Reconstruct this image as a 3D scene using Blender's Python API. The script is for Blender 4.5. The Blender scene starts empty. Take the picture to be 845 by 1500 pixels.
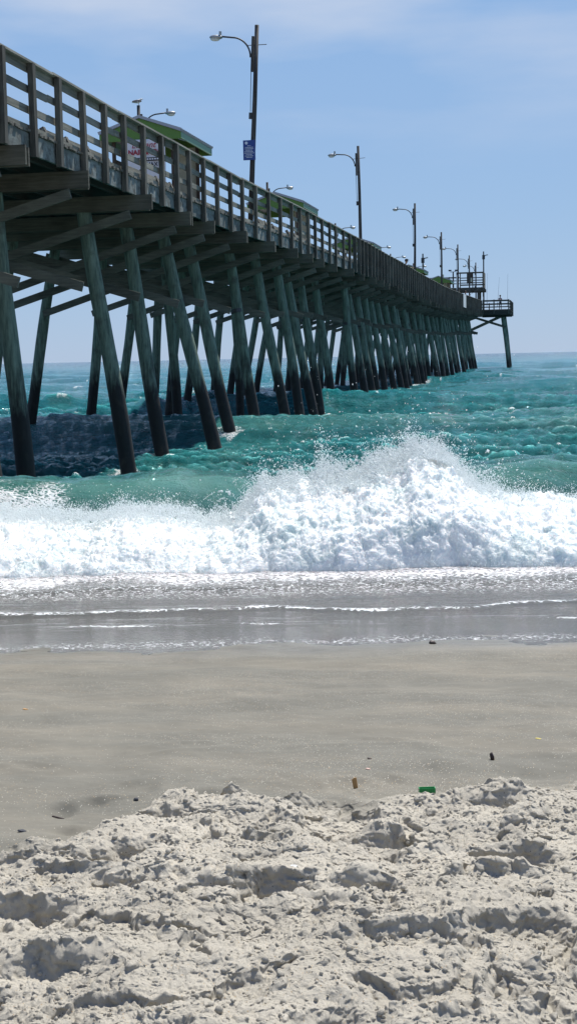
import bpy, bmesh, math, random
import numpy as np, time
T0_ = time.time()
from mathutils import Vector, Matrix
random.seed(7); RNG = np.random.default_rng(11)
S = bpy.context.scene
COL = S.collection
rad = math.radians

# ------------------------------------------------------------------ camera
EYE = 2.35
pitch, roll, yaw = math.atan(226.3/2000), rad(1.22), rad(11.31)
F = Vector((-math.sin(yaw)*math.cos(pitch), math.cos(yaw)*math.cos(pitch), -math.sin(pitch)))
R0 = Vector((math.cos(yaw), math.sin(yaw), 0)); U0 = R0.cross(F)
Rc = R0*math.cos(roll) - U0*math.sin(roll); Uc = R0*math.sin(roll) + U0*math.cos(roll)
cd = bpy.data.cameras.new('camera'); cam = bpy.data.objects.new('camera', cd); COL.objects.link(cam)
cam.matrix_world = Matrix(((Rc.x, Uc.x, -F.x, 0), (Rc.y, Uc.y, -F.y, 0), (Rc.z, Uc.z, -F.z, EYE), (0, 0, 0, 1)))
cd.sensor_fit = 'VERTICAL'; cd.sensor_height = 36; cd.lens = 48.0
cd.clip_start = 0.1; cd.clip_end = 30000
S.camera = cam

# ------------------------------------------------------------------ light
SUN_EL, SUN_AZ = 63.0, 20.0            # azimuth clockwise from +Y (the pier's direction)
w = bpy.data.worlds.new('World'); S.world = w; w.use_nodes = True
nt = w.node_tree; nt.nodes.clear()
def N(t, typ, **kw):
    n = t.nodes.new(typ)
    for k, v in kw.items():
        if k in n.inputs.keys(): n.inputs[k].default_value = v
        else: setattr(n, k, v)
    return n
sky = N(nt, 'ShaderNodeTexSky', sky_type='NISHITA', sun_disc=False)
sky.sun_elevation = rad(SUN_EL); sky.sun_rotation = rad(SUN_AZ)
sky.air_density = 1.0; sky.dust_density = 0.1; sky.ozone_density = 1.6; sky.altitude = 0
bg = N(nt, 'ShaderNodeBackground'); bg.inputs['Strength'].default_value = 0.080
out = N(nt, 'ShaderNodeOutputWorld')
tc = N(nt, 'ShaderNodeTexCoord')
mp = N(nt, 'ShaderNodeMapping'); mp.inputs['Scale'].default_value = (1.6, 1.6, 7.0); mp.inputs['Location'].default_value = (0.3, 0.1, 0.9)
ns = N(nt, 'ShaderNodeTexNoise'); ns.inputs['Scale'].default_value = 2.2; ns.inputs['Detail'].default_value = 6; ns.inputs['Roughness'].default_value = .5
cr = N(nt, 'ShaderNodeMapRange'); cr.inputs['From Min'].default_value = .47; cr.inputs['From Max'].default_value = .72; cr.inputs['To Max'].default_value = .8
sep = N(nt, 'ShaderNodeSeparateXYZ')
hz = N(nt, 'ShaderNodeMapRange'); hz.inputs['From Min'].default_value = .10; hz.inputs['From Max'].default_value = .24
mul = N(nt, 'ShaderNodeMath', operation='MULTIPLY')
mx = N(nt, 'ShaderNodeMix', data_type='RGBA'); mx.inputs['B'].default_value = (5.6, 6.4, 7.9, 1)
L = nt.links.new
L(tc.outputs['Generated'], mp.inputs['Vector']); L(mp.outputs[0], ns.inputs['Vector']); L(ns.outputs[0], cr.inputs['Value'])
L(tc.outputs['Generated'], sep.inputs[0]); L(sep.outputs['Z'], hz.inputs['Value'])
L(cr.outputs[0], mul.inputs[0]); L(hz.outputs[0], mul.inputs[1]); L(mul.outputs[0], mx.inputs['Factor'])
SR = N(nt, 'ShaderNodeValToRGB'); SE = SR.color_ramp.elements
K = .36/.105/3.2
SE[0].position = 0; SE[0].color = (.37*K, .525*K, .77*K, 1); SE[1].position = 1; SE[1].color = (.05*K, .13*K, .42*K, 1)
for ps_, c_ in ((.10, (.32, .50, .78)), (.25, (.285, .475, .79)), (.5, (.14, .27, .60))): q_ = SE.new(ps_); q_.color = tuple(v_*K for v_ in c_)+(1,)
L(sep.outputs['Z'], SR.inputs[0])
sc_ = N(nt, 'ShaderNodeVectorMath', operation='SCALE'); sc_.inputs['Scale'].default_value = 3.2/.36; L(SR.outputs[0], sc_.inputs[0])
ms_ = N(nt, 'ShaderNodeMix', data_type='RGBA'); ms_.inputs['Factor'].default_value = .85
L(sky.outputs[0], ms_.inputs['A']); L(sc_.outputs[0], ms_.inputs['B']); L(ms_.outputs['Result'], mx.inputs['A']); L(mx.outputs['Result'], bg.inputs[0]); L(bg.outputs[0], out.inputs[0])
sd = bpy.data.lights.new('sun', 'SUN'); sd.energy = 5.0; sd.angle = rad(.5); sd.color = (1, .955, .885)
so = bpy.data.objects.new('sun', sd); COL.objects.link(so)
sv = Vector((math.sin(rad(SUN_AZ))*math.cos(rad(SUN_EL)), math.cos(rad(SUN_AZ))*math.cos(rad(SUN_EL)), math.sin(rad(SUN_EL))))
so.rotation_euler = sv.to_track_quat('Z', 'Y').to_euler(); so.location = (0, 0, 40)
S.view_settings.view_transform = 'Standard'; S.view_settings.look = 'None'
S.view_settings.exposure = 0.36; S.view_settings.gamma = 1; S.view_settings.use_curve_mapping = False

# ------------------------------------------------------------------ numpy noise
PERM = RNG.permutation(4096).astype(np.int32)
GR = RNG.normal(size=(4096, 3)); GR /= np.linalg.norm(GR, axis=1)[:, None]
_th = RNG.uniform(0, 2*np.pi, 4096); G2X, G2Y = np.cos(_th).astype(np.float32), np.sin(_th).astype(np.float32)
def gn(x, y, z=None):
    """gradient noise, about -1..1"""
    if z is None:
        x, y = np.broadcast_arrays(x, y); xi, yi = np.floor(x), np.floor(y)
        fx, fy = (x-xi).astype(np.float32), (y-yi).astype(np.float32); xi, yi = xi.astype(np.int32), yi.astype(np.int32)
        u = fx*fx*fx*(fx*(fx*6-15)+10); v = fy*fy*fy*(fy*(fy*6-15)+10)
        p0 = PERM[xi & 4095]; p1 = PERM[(xi+1) & 4095]; y0 = yi & 4095; y1 = (yi+1) & 4095; g = []
        for p_, yy_, a_, b_ in ((p0, y0, fx, fy), (p1, y0, fx-1, fy), (p0, y1, fx, fy-1), (p1, y1, fx-1, fy-1)):
            h_ = PERM[(p_+yy_) & 4095]; g.append(G2X[h_]*a_+G2Y[h_]*b_)
        a_ = g[0]+u*(g[1]-g[0]); b_ = g[2]+u*(g[3]-g[2]); return (a_+v*(b_-a_))*1.5
    xi, yi, zi = np.floor(x), np.floor(y), np.floor(z)
    fx, fy, fz = x-xi, y-yi, z-zi
    xi, yi, zi = xi.astype(np.int64), yi.astype(np.int64), zi.astype(np.int64)
    u, v, w_ = [t*t*t*(t*(t*6-15)+10) for t in (fx, fy, fz)]
    r = 0
    for dx in (0, 1):
        wx = u if dx else 1-u
        px = PERM[(xi+dx) & 4095]
        for dy in (0, 1):
            wy = v if dy else 1-v
            py = PERM[(px+yi+dy) & 4095]
            for dz in (0, 1):
                wz = w_ if dz else 1-w_
                g = GR[PERM[(py+zi+dz) & 4095]]
                r = r + wx*wy*wz*(g[..., 0]*(fx-dx)+g[..., 1]*(fy-dy)+g[..., 2]*(fz-dz))
    return r*1.6
def fbm(x, y, z=None, o=5, g=.5, l=2.03):
    r = 0; a = 1; f = 1
    for i in range(o):
        r = r + a*gn(x*f+i*13.7, y*f-i*7.1, None if z is None else z*f+i*3.3); a *= g; f *= l
    return r
def cellbump(x, y, rmin, rmax, dens):
    """scattered dome-shaped crumbs, one per cell at most (height in cell units)"""
    xi, yi = np.floor(x).astype(np.int32), np.floor(y).astype(np.int32); fx, fy = x-xi, y-yi; best = np.zeros(x.shape, np.float32)
    for dx in (-1, 0, 1):
        for dy in (-1, 0, 1):
            h_ = PERM[(PERM[(xi+dx) & 4095]+yi+dy) & 4095]
            cx, cy = .5+.42*G2X[h_]+dx, .5+.42*G2Y[h_]+dy; r = rmin+(rmax-rmin)*((h_*37) % 997)/997.0
            on = ((h_*101) % 991)/991.0 < dens
            d2 = (fx-cx)**2+(fy-cy)**2*(.8+.5*(((h_*13) % 97)/97.0))
            best = np.maximum(best, on*r*np.maximum(1-d2/(r*r), 0)**.8)
    return best
def sst(a, b, x):
    t = np.clip((x-a)/(b-a), 0, 1); return t*t*(3-2*t)

# ------------------------------------------------------------------ mesh helpers
class MB:
    def __init__(s): s.v = []; s.f = []; s.m = []
    def quadbox(s, c, m=0):
        b = len(s.v); s.v += [Vector(p) for p in c]
        for q in ((0,3,2,1),(4,5,6,7),(0,1,5,4),(1,2,6,5),(2,3,7,6),(3,0,4,7)):
            s.f.append([b+i for i in q]); s.m.append(m)
        return s
    def box(s, x0, x1, y0, y1, z0, z1, m=0):
        return s.quadbox([(x0,y0,z0),(x1,y0,z0),(x1,y1,z0),(x0,y1,z0),(x0,y0,z1),(x1,y0,z1),(x1,y1,z1),(x0,y1,z1)], m)
    def beam(s, p0, p1, wd, ht, up=(0,0,1), m=0):
        p0, p1 = Vector(p0), Vector(p1); d = (p1-p0).normalized(); up = Vector(up)
        sd_ = d.cross(up).normalized(); u = sd_.cross(d).normalized(); a, b = sd_*wd/2, u*ht/2
        return s.quadbox([p0-a-b, p0+a-b, p1+a-b, p1-a-b, p0-a+b, p0+a+b, p1+a+b, p1-a+b], m)
    def tube(s, pts, rs, n=10, m=0, cap=True, wob=0):
        pts = [Vector(p) for p in pts]; b = len(s.v); k = len(pts)
        if not hasattr(rs, '__len__'): rs = [rs]*k
        ref = None
        for i, p in enumerate(pts):
            d = (pts[min(i+1, k-1)]-pts[max(i-1, 0)]).normalized()
            if ref is None: ref = d.orthogonal().normalized()
            a = (ref-d*ref.dot(d)).normalized(); ref = a; c = d.cross(a)
            for j in range(n):
                t = 2*math.pi*j/n; r = rs[i]*(1+wob*random.uniform(-1, 1))
                s.v.append(p+a*(r*math.cos(t))+c*(r*math.sin(t)))
        for i in range(k-1):
            for j in range(n):
                s.f.append([b+i*n+j, b+i*n+(j+1) % n, b+(i+1)*n+(j+1) % n, b+(i+1)*n+j]); s.m.append(m)
        if cap:
            s.f.append([b+j for j in range(n)][::-1]); s.m.append(m)
            s.f.append([b+(k-1)*n+j for j in range(n)]); s.m.append(m)
        return s
    def blob(s, c, r, sub=2, m=0, rot=None, jit=0):
        bm = bmesh.new(); bmesh.ops.create_icosphere(bm, subdivisions=sub, radius=1)
        b = len(s.v); c = Vector(c); r = Vector(r) if hasattr(r, '__len__') else Vector((r, r, r))
        for v in bm.verts:
            q = Vector((v.co.x*r.x, v.co.y*r.y, v.co.z*r.z))*(1+jit*random.uniform(-1, 1))
            if rot: q = rot @ q
            s.v.append(c+q)
        for f in bm.faces: s.f.append([b+v.index for v in f.verts]); s.m.append(m)
        bm.free(); return s
    def build(s, name, mats, parent=None, smooth=False, origin=None, bevel=0):
        o0 = Vector(origin) if origin is not None else Vector((0, 0, 0))
        me = bpy.data.meshes.new(name); me.from_pydata([tuple(v-o0) for v in s.v], [], s.f)
        if not isinstance(mats, (list, tuple)): mats = [mats]
        for q in mats: me.materials.append(q)
        if len(mats) > 1: me.polygons.foreach_set('material_index', s.m)
        bm = bmesh.new(); bm.from_mesh(me); bmesh.ops.recalc_face_normals(bm, faces=bm.faces)
        if bevel: bmesh.ops.bevel(bm, geom=bm.edges[:], offset=bevel, segments=1, affect='EDGES')
        bm.to_mesh(me); bm.free()
        if smooth: me.polygons.foreach_set('use_smooth', [True]*len(me.polygons))
        o = bpy.data.objects.new(name, me); COL.objects.link(o)
        if parent is not None: o.parent = parent
        elif origin is not None: o.location = o0
        return o
def tag(o, label=None, cat=None, group=None, kind=None):
    if label: o['label'] = label
    if cat: o['category'] = cat
    if group: o['group'] = group
    if kind: o['kind'] = kind
    return o
def empty(name, loc=(0, 0, 0), rz=0):
    o = bpy.data.objects.new(name, None); COL.objects.link(o); o.location = loc; o.rotation_euler.z = rz
    o.empty_display_size = .2; return o
def copy_tree(o, parent=None):
    c = o.copy(); COL.objects.link(c)
    if parent is not None: c.parent = parent
    for ch in o.children: copy_tree(ch, c)
    return c
def grid_mesh(name, X, Y, Z, mat, attrs=None):
    nr, nc = X.shape
    me = bpy.data.meshes.new(name)
    co = np.stack([X, Y, Z], -1).reshape(-1, 3).astype(np.float32)
    me.vertices.add(len(co)); me.vertices.foreach_set('co', co.ravel())
    i = np.arange(nr*nc).reshape(nr, nc)
    q = np.stack([i[:-1, :-1], i[:-1, 1:], i[1:, 1:], i[1:, :-1]], -1).reshape(-1, 4)
    me.loops.add(q.size); me.loops.foreach_set('vertex_index', q.ravel().astype(np.int32))
    me.polygons.add(len(q)); me.polygons.foreach_set('loop_start', (np.arange(len(q))*4).astype(np.int32))
    me.polygons.foreach_set('use_smooth', np.ones(len(q), bool))
    me.update(calc_edges=True)
    for k, a in (attrs or {}).items():
        at = me.attributes.new(k, 'FLOAT', 'POINT'); at.data.foreach_set('value', a.reshape(-1).astype(np.float32))
    me.materials.append(mat)
    o = bpy.data.objects.new(name, me); COL.objects.link(o); return o
def soup(name, base_v, base_f, pos, scl, mat, rotm=None, smooth=False):
    """many small copies of one shape in one mesh"""
    n = len(pos); nv = len(base_v)
    V = base_v[None]*scl[:, None, :] if scl.ndim == 2 else base_v[None]*scl[:, None, None]
    if rotm is not None: V = np.einsum('nij,nkj->nki', rotm, V)
    V = (V+pos[:, None, :]).reshape(-1, 3).astype(np.float32)
    k = base_f.shape[1]
    Fc = (base_f[None]+(np.arange(n)*nv)[:, None, None]).reshape(-1, k)
    me = bpy.data.meshes.new(name); me.vertices.add(len(V)); me.vertices.foreach_set('co', V.ravel())
    me.loops.add(Fc.size); me.loops.foreach_set('vertex_index', Fc.ravel().astype(np.int32))
    me.polygons.add(len(Fc)); me.polygons.foreach_set('loop_start', (np.arange(len(Fc))*k).astype(np.int32))
    if smooth: me.polygons.foreach_set('use_smooth', np.ones(len(Fc), bool))
    me.update(calc_edges=True); me.materials.append(mat)
    o = bpy.data.objects.new(name, me); COL.objects.link(o); return o
def rand_rot(n):
    q = RNG.normal(size=(n, 4)); q /= np.linalg.norm(q, axis=1)[:, None]; a, b, c, d = q.T
    return np.stack([1-2*(c*c+d*d), 2*(b*c-a*d), 2*(b*d+a*c), 2*(b*c+a*d), 1-2*(b*b+d*d), 2*(c*d-a*b), 2*(b*d-a*c), 2*(c*d+a*b), 1-2*(b*b+c*c)], -1).reshape(n, 3, 3)
OCT_V = np.array([(1,0,0),(-1,0,0),(0,1,0),(0,-1,0),(0,0,1),(0,0,-1)], float)
OCT_F = np.array([(0,2,4),(2,1,4),(1,3,4),(3,0,4),(2,0,5),(1,2,5),(3,1,5),(0,3,5)])

# ------------------------------------------------------------------ materials
def newmat(name):
    m = bpy.data.materials.new(name); m.use_nodes = True
    t = m.node_tree; b = t.nodes['Principled BSDF']; return m, t, b
def simple(name, col, rough=.6, metal=0, var=.15, scale=12, bump=0):
    m, t, b = newmat(name)
    b.inputs['Roughness'].default_value = rough; b.inputs['Metallic'].default_value = metal
    tcn = N(t, 'ShaderNodeTexCoord'); n = N(t, 'ShaderNodeTexNoise'); n.inputs['Scale'].default_value = scale; n.inputs['Detail'].default_value = 4
    r = N(t, 'ShaderNodeMix', data_type='RGBA')
    r.inputs['A'].default_value = tuple(c*(1-var) for c in col)+(1,); r.inputs['B'].default_value = tuple(min(1, c*(1+var)) for c in col)+(1,)
    t.links.new(tcn.outputs['Object'], n.inputs['Vector']); t.links.new(n.outputs[0], r.inputs['Factor']); t.links.new(r.outputs['Result'], b.inputs['Base Color'])
    if bump:
        bp = N(t, 'ShaderNodeBump'); bp.inputs['Strength'].default_value = bump; bp.inputs['Distance'].default_value = .01
        t.links.new(n.outputs[0], bp.inputs['Height']); t.links.new(bp.outputs[0], b.inputs['Normal'])
    return m
def wood(name, c1, c2, sc=(3, .8, 12), rough=.85, stain=None):
    m, t, b = newmat(name); b.inputs['Roughness'].default_value = rough
    l = t.links.new
    g = N(t, 'ShaderNodeNewGeometry'); mpn = N(t, 'ShaderNodeMapping'); mpn.inputs['Scale'].default_value = sc
    n = N(t, 'ShaderNodeTexNoise'); n.inputs['Scale'].default_value = 1.6; n.inputs['Detail'].default_value = 7; n.inputs['Roughness'].default_value = .65
    n2 = N(t, 'ShaderNodeTexNoise'); n2.inputs['Scale'].default_value = .9; n2.inputs['Detail'].default_value = 4
    rp = N(t, 'ShaderNodeValToRGB'); rp.color_ramp.elements[0].position = .36; rp.color_ramp.elements[1].position = .66
    rp.color_ramp.elements[0].color = c1+(1,); rp.color_ramp.elements[1].color = c2+(1,)
    l(g.outputs['Position'], mpn.inputs[0]); l(mpn.outputs[0], n.inputs['Vector']); l(g.outputs['Position'], n2.inputs['Vector'])
    ad = N(t, 'ShaderNodeMath', operation='ADD'); hf = N(t, 'ShaderNodeMath', operation='MULTIPLY'); hf.inputs[1].default_value = .5
    l(n.outputs[0], ad.inputs[0]); l(n2.outputs[0], ad.inputs[1]); l(ad.outputs[0], hf.inputs[0]); l(hf.outputs[0], rp.inputs[0])
    colo = rp.outputs[0]
    if stain:
        n3 = N(t, 'ShaderNodeTexNoise'); n3.inputs['Scale'].default_value = 5; n3.inputs['Detail'].default_value = 8; n3.inputs['Roughness'].default_value = .7
        l(g.outputs['Position'], n3.inputs['Vector'])
        mr = N(t, 'ShaderNodeMapRange'); mr.inputs['From Min'].default_value = .5; mr.inputs['From Max'].default_value = .56
        l(n3.outputs[0], mr.inputs[0]); mm = N(t, 'ShaderNodeMix', data_type='RGBA'); mm.inputs['B'].default_value = stain+(1,)
        l(mr.outputs[0], mm.inputs['Factor']); l(colo, mm.inputs['A']); colo = mm.outputs['Result']
    l(colo, b.inputs['Base Color'])
    bp = N(t, 'ShaderNodeBump'); bp.inputs['Strength'].default_value = .5; bp.inputs['Distance'].default_value = .012
    l(n.outputs[0], bp.inputs['Height']); l(bp.outputs[0], b.inputs['Normal'])
    return m
M_post = wood('weathered_post_wood', (.038, .038, .032), (.13, .13, .108), sc=(14, 14, 1.2))
M_rail = wood('weathered_rail_wood', (.10, .103, .085), (.33, .325, .27), sc=(10, .8, 14))
M_caprail = wood('cap_rail_wood', (.17, .165, .14), (.40, .38, .32), sc=(10, .8, 14))
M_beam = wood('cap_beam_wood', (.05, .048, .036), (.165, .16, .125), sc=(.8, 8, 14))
M_brace = wood('brace_wood', (.065, .068, .055), (.20, .20, .165), sc=(1.2, 8, 14))
M_fascia = wood('fascia_wood', (.10, .115, .10), (.27, .31, .30), sc=(8, .7, 5), stain=(.10, .11, .10))
M_deck = wood('deck_boards', (.10, .095, .08), (.24, .225, .19), sc=(1.2, 9, 9))
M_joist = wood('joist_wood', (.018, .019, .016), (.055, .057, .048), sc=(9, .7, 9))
M_lamppole = wood('lamp_pole_wood', (.028, .026, .025), (.085, .08, .074), sc=(14, 14, 1))
M_steel = simple('galvanised_steel', (.35, .36, .36), .45, .8)
M_darkmetal = simple('dark_metal', (.05, .055, .06), .5, .4)
M_lens = simple('lamp_lens', (.55, .56, .52), .25)
M_green = simple('green_paint', (.095, .20, .035), .6, var=.1)
M_palegreen = simple('pale_green_paint', (.16, .30, .20), .6, var=.1)
M_roof = simple('grey_metal_roof', (.33, .34, .38), .45, .3)
M_white = simple('white_paint', (.72, .72, .70), .6, var=.08)
M_cream = wood('cream_panel', (.42, .42, .33), (.62, .61, .5), sc=(3, 3, 8))
M_brown = wood('brown_boards', (.04, .03, .022), (.09, .065, .05), sc=(9, 9, 1))
M_bannerw = simple('banner_vinyl', (.68, .67, .70), .5, var=.04)
M_red = simple('dark_red_print', (.33, .012, .03), .5)
M_black = simple('black_print', (.02, .022, .03), .5)
M_blue = simple('blue_sign_face', (.012, .05, .24), .4)
M_signwhite = simple('white_sign_print', (.62, .68, .78), .5)
M_skin = simple('skin', (.42, .25, .17), .55, var=.08)

# piles: green treated timber above, black with marine growth in the splash zone
def pile_mat():
    m, t, b = newmat('pile_timber'); l = t.links.new
    g = N(t, 'ShaderNodeNewGeometry'); mpn = N(t, 'ShaderNodeMapping'); mpn.inputs['Scale'].default_value = (7, 7, .9)
    n = N(t, 'ShaderNodeTexNoise'); n.inputs['Scale'].default_value = 1.8; n.inputs['Detail'].default_value = 8; n.inputs['Roughness'].default_value = .65
    n2 = N(t, 'ShaderNodeTexNoise'); n2.inputs['Scale'].default_value = 1.1; n2.inputs['Detail'].default_value = 6
    l(g.outputs['Position'], mpn.inputs[0]); l(mpn.outputs[0], n.inputs['Vector']); l(g.outputs['Position'], n2.inputs['Vector'])
    rp = N(t, 'ShaderNodeValToRGB'); e = rp.color_ramp.elements
    e[0].position = .34; e[0].color = (.06, .092, .070, 1); e[1].position = .68; e[1].color = (.21, .285, .225, 1)
    l(n.outputs[0], rp.inputs[0])
    sx = N(t, 'ShaderNodeSeparateXYZ'); l(g.outputs['Position'], sx.inputs[0])
    a = N(t, 'ShaderNodeMath', operation='MULTIPLY_ADD'); a.inputs[1].default_value = 1.5; l(n.outputs[0], a.inputs[0]); l(sx.outputs['Z'], a.inputs[2])
    a2 = N(t, 'ShaderNodeMath', operation='MULTIPLY_ADD'); a2.inputs[1].default_value = 2.4; l(n2.outputs[0], a2.inputs[0]); l(a.outputs[0], a2.inputs[2])
    mr = N(t, 'ShaderNodeMapRange'); mr.inputs['From Min'].default_value = 3.4; mr.inputs['From Max'].default_value = 4.2
    l(a2.outputs[0], mr.inputs[0])
    rp2 = N(t, 'ShaderNodeMix', data_type='RGBA'); rp2.inputs['A'].default_value = (.007, .007, .0065, 1)
    l(mr.outputs[0], rp2.inputs['Factor']); l(rp.outputs[0], rp2.inputs['B'])
    # brown rust-like weathering band higher up
    n4 = N(t, 'ShaderNodeTexNoise'); n4.inputs['Scale'].default_value = 2.7; n4.inputs['Detail'].default_value = 5; l(g.outputs['Position'], n4.inputs['Vector'])
    mr4 = N(t, 'ShaderNodeMapRange'); mr4.inputs['From Min'].default_value = .55; mr4.inputs['From Max'].default_value = .72; mr4.inputs['To Max'].default_value = .6; l(n4.outputs[0], mr4.inputs[0])
    mm = N(t, 'ShaderNodeMix', data_type='RGBA'); mm.inputs['B'].default_value = (.045, .04, .03, 1)
    l(mr4.outputs[0], mm.inputs['Factor']); l(rp2.outputs['Result'], mm.inputs['A']); l(mm.outputs['Result'], b.inputs['Base Color'])
    rr = N(t, 'ShaderNodeMapRange'); rr.inputs['To Min'].default_value = .7; rr.inputs['To Max'].default_value = .8; l(mr.outputs[0], rr.inputs[0]); l(rr.outputs[0], b.inputs['Roughness'])
    bp = N(t, 'ShaderNodeBump'); bp.inputs['Strength'].default_value = .8; bp.inputs['Distance'].default_value = .02
    l(n.outputs[0], bp.inputs['Height']); l(bp.outputs[0], b.inputs['Normal'])
    return m
M_pile = pile_mat()

def sand_mat():
    m, t, b = newmat('sand'); l = t.links.new
    b.inputs['Roughness'].default_value = .9
    g = N(t, 'ShaderNodeNewGeometry')
    at = N(t, 'ShaderNodeAttribute', attribute_name='moist')
    n1 = N(t, 'ShaderNodeTexNoise'); n1.inputs['Scale'].default_value = 3; n1.inputs['Detail'].default_value = 6
    n2 = N(t, 'ShaderNodeTexNoise'); n2.inputs['Scale'].default_value = 260; n2.inputs['Detail'].default_value = 3; n2.inputs['Roughness'].default_value = .8
    for n in (n1, n2): l(g.outputs['Position'], n.inputs['Vector'])
    dry = N(t, 'ShaderNodeMix', data_type='RGBA'); dry.inputs['A'].default_value = (.345, .318, .26, 1); dry.inputs['B'].default_value = (.545, .51, .43, 1)
    wet = N(t, 'ShaderNodeMix', data_type='RGBA'); wet.inputs['A'].default_value = (.105, .102, .084, 1); wet.inputs['B'].default_value = (.178, .172, .143, 1)
    for q in (dry, wet): l(n2.outputs[0], q.inputs['Factor'])
    mxx = N(t, 'ShaderNodeMix', data_type='RGBA'); l(at.outputs['Fac'], mxx.inputs['Factor']); l(dry.outputs['Result'], mxx.inputs['A']); l(wet.outputs['Result'], mxx.inputs['B'])
    # broad tonal drift
    br = N(t, 'ShaderNodeMapRange'); br.inputs['From Min'].default_value = .3; br.inputs['From Max'].default_value = .7; br.inputs['To Min'].default_value = .88; br.inputs['To Max'].default_value = 1.08
    l(n1.outputs[0], br.inputs[0])
    mu = N(t, 'ShaderNodeMix', data_type='RGBA', blend_type='MULTIPLY'); mu.inputs['Factor'].default_value = 1
    cb = N(t, 'ShaderNodeCombineColor'); [l(br.outputs[0], cb.inputs[i]) for i in range(3)]
    nt_2 = N(t, 'ShaderNodeTexNoise'); nt_2.inputs['Scale'].default_value = 1.3; nt_2.inputs['Detail'].default_value = 7; mt_ = N(t, 'ShaderNodeMapping'); mt_.inputs['Rotation'].default_value = (0, 0, -yaw); mt_.inputs['Scale'].default_value = (.45, 1.8, 1); mt_.inputs['Location'].default_value = (5, 2, 0)
    l(g.outputs['Position'], mt_.inputs[0]); l(mt_.outputs[0], nt_2.inputs['Vector'])
    tr2 = N(t, 'ShaderNodeMapRange'); tr2.inputs['From Min'].default_value = .42; tr2.inputs['From Max'].default_value = .74; tr2.inputs['To Max'].default_value = .8; l(nt_2.outputs[0], tr2.inputs[0])
    tm2 = N(t, 'ShaderNodeMath', operation='MULTIPLY'); l(tr2.outputs[0], tm2.inputs[0]); l(at.outputs['Fac'], tm2.inputs[1])
    tx_ = N(t, 'ShaderNodeMix', data_type='RGBA'); tx_.inputs['B'].default_value = (.205, .186, .145, 1); l(tm2.outputs[0], tx_.inputs['Factor']); l(mxx.outputs['Result'], tx_.inputs['A'])
    l(tx_.outputs['Result'], mu.inputs['A']); l(cb.outputs[0], mu.inputs['B'])
    # shell grit: bright and dark flecks, thicker in patches
    vo = N(t, 'ShaderNodeTexVoronoi'); vo.inputs['Scale'].default_value = 150; l(g.outputs['Position'], vo.inputs['Vector'])
    sc = N(t, 'ShaderNodeSeparateColor'); l(vo.outputs['Color'], sc.inputs[0])
    nb = N(t, 'ShaderNodeTexNoise'); nb.inputs['Scale'].default_value = 1; nb.inputs['Detail'].default_value = 7; mb_ = N(t, 'ShaderNodeMapping'); mb_.inputs['Rotation'].default_value = (0, 0, -yaw); mb_.inputs['Scale'].default_value = (.6, 2.2, 1); l(g.outputs['Position'], mb_.inputs[0]); l(mb_.outputs[0], nb.inputs['Vector'])
    th = N(t, 'ShaderNodeMapRange'); th.inputs['From Min'].default_value = .4; th.inputs['From Max'].default_value = .68; th.inputs['To Min'].default_value = .98; th.inputs['To Max'].default_value = .70
    l(nb.outputs[0], th.inputs[0])
    gt = N(t, 'ShaderNodeMath', operation='GREATER_THAN'); l(sc.outputs[0], gt.inputs[0]); l(th.outputs[0], gt.inputs[1])
    ds = N(t, 'ShaderNodeMath', operation='LESS_THAN'); ds.inputs[1].default_value = .33; l(vo.outputs['Distance'], ds.inputs[0])
    ff = N(t, 'ShaderNodeMath', operation='MULTIPLY'); l(gt.outputs[0], ff.inputs[0]); l(ds.outputs[0], ff.inputs[1])
    fc = N(t, 'ShaderNodeValToRGB'); fc.color_ramp.interpolation = 'CONSTANT'
    e = fc.color_ramp.elements; e[0].color = (.55, .52, .45, 1); e[1].position = .45; e[1].color = (.42, .30, .17, 1); q = e.new(.75); q.color = (.09, .08, .07, 1)
    l(sc.outputs[1], fc.inputs[0])
    fm = N(t, 'ShaderNodeMix', data_type='RGBA'); l(ff.outputs[0], fm.inputs['Factor']); l(mu.outputs['Result'], fm.inputs['A']); l(fc.outputs[0], fm.inputs['B'])
    l(fm.outputs['Result'], b.inputs['Base Color'])
    sr = N(t, 'ShaderNodeAttribute', attribute_name='sheen'); rg = N(t, 'ShaderNodeMapRange'); rg.inputs['To Min'].default_value = .9; rg.inputs['To Max'].default_value = .25
    l(sr.outputs['Fac'], rg.inputs[0]); l(rg.outputs[0], b.inputs['Roughness'])
    n3 = N(t, 'ShaderNodeTexNoise'); n3.inputs['Scale'].default_value = 75; n3.inputs['Detail'].default_value = 9; n3.inputs['Roughness'].default_value = .8; l(g.outputs['Position'], n3.inputs['Vector'])
    bs = N(t, 'ShaderNodeMapRange'); bs.inputs['To Min'].default_value = .9; bs.inputs['To Max'].default_value = .3; l(at.outputs['Fac'], bs.inputs[0])
    bp = N(t, 'ShaderNodeBump'); bp.inputs['Distance'].default_value = .009; l(bs.outputs[0], bp.inputs['Strength'])
    l(n3.outputs[0], bp.inputs['Height']); l(bp.outputs[0], b.inputs['Normal'])
    return m
M_sand = sand_mat()

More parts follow.
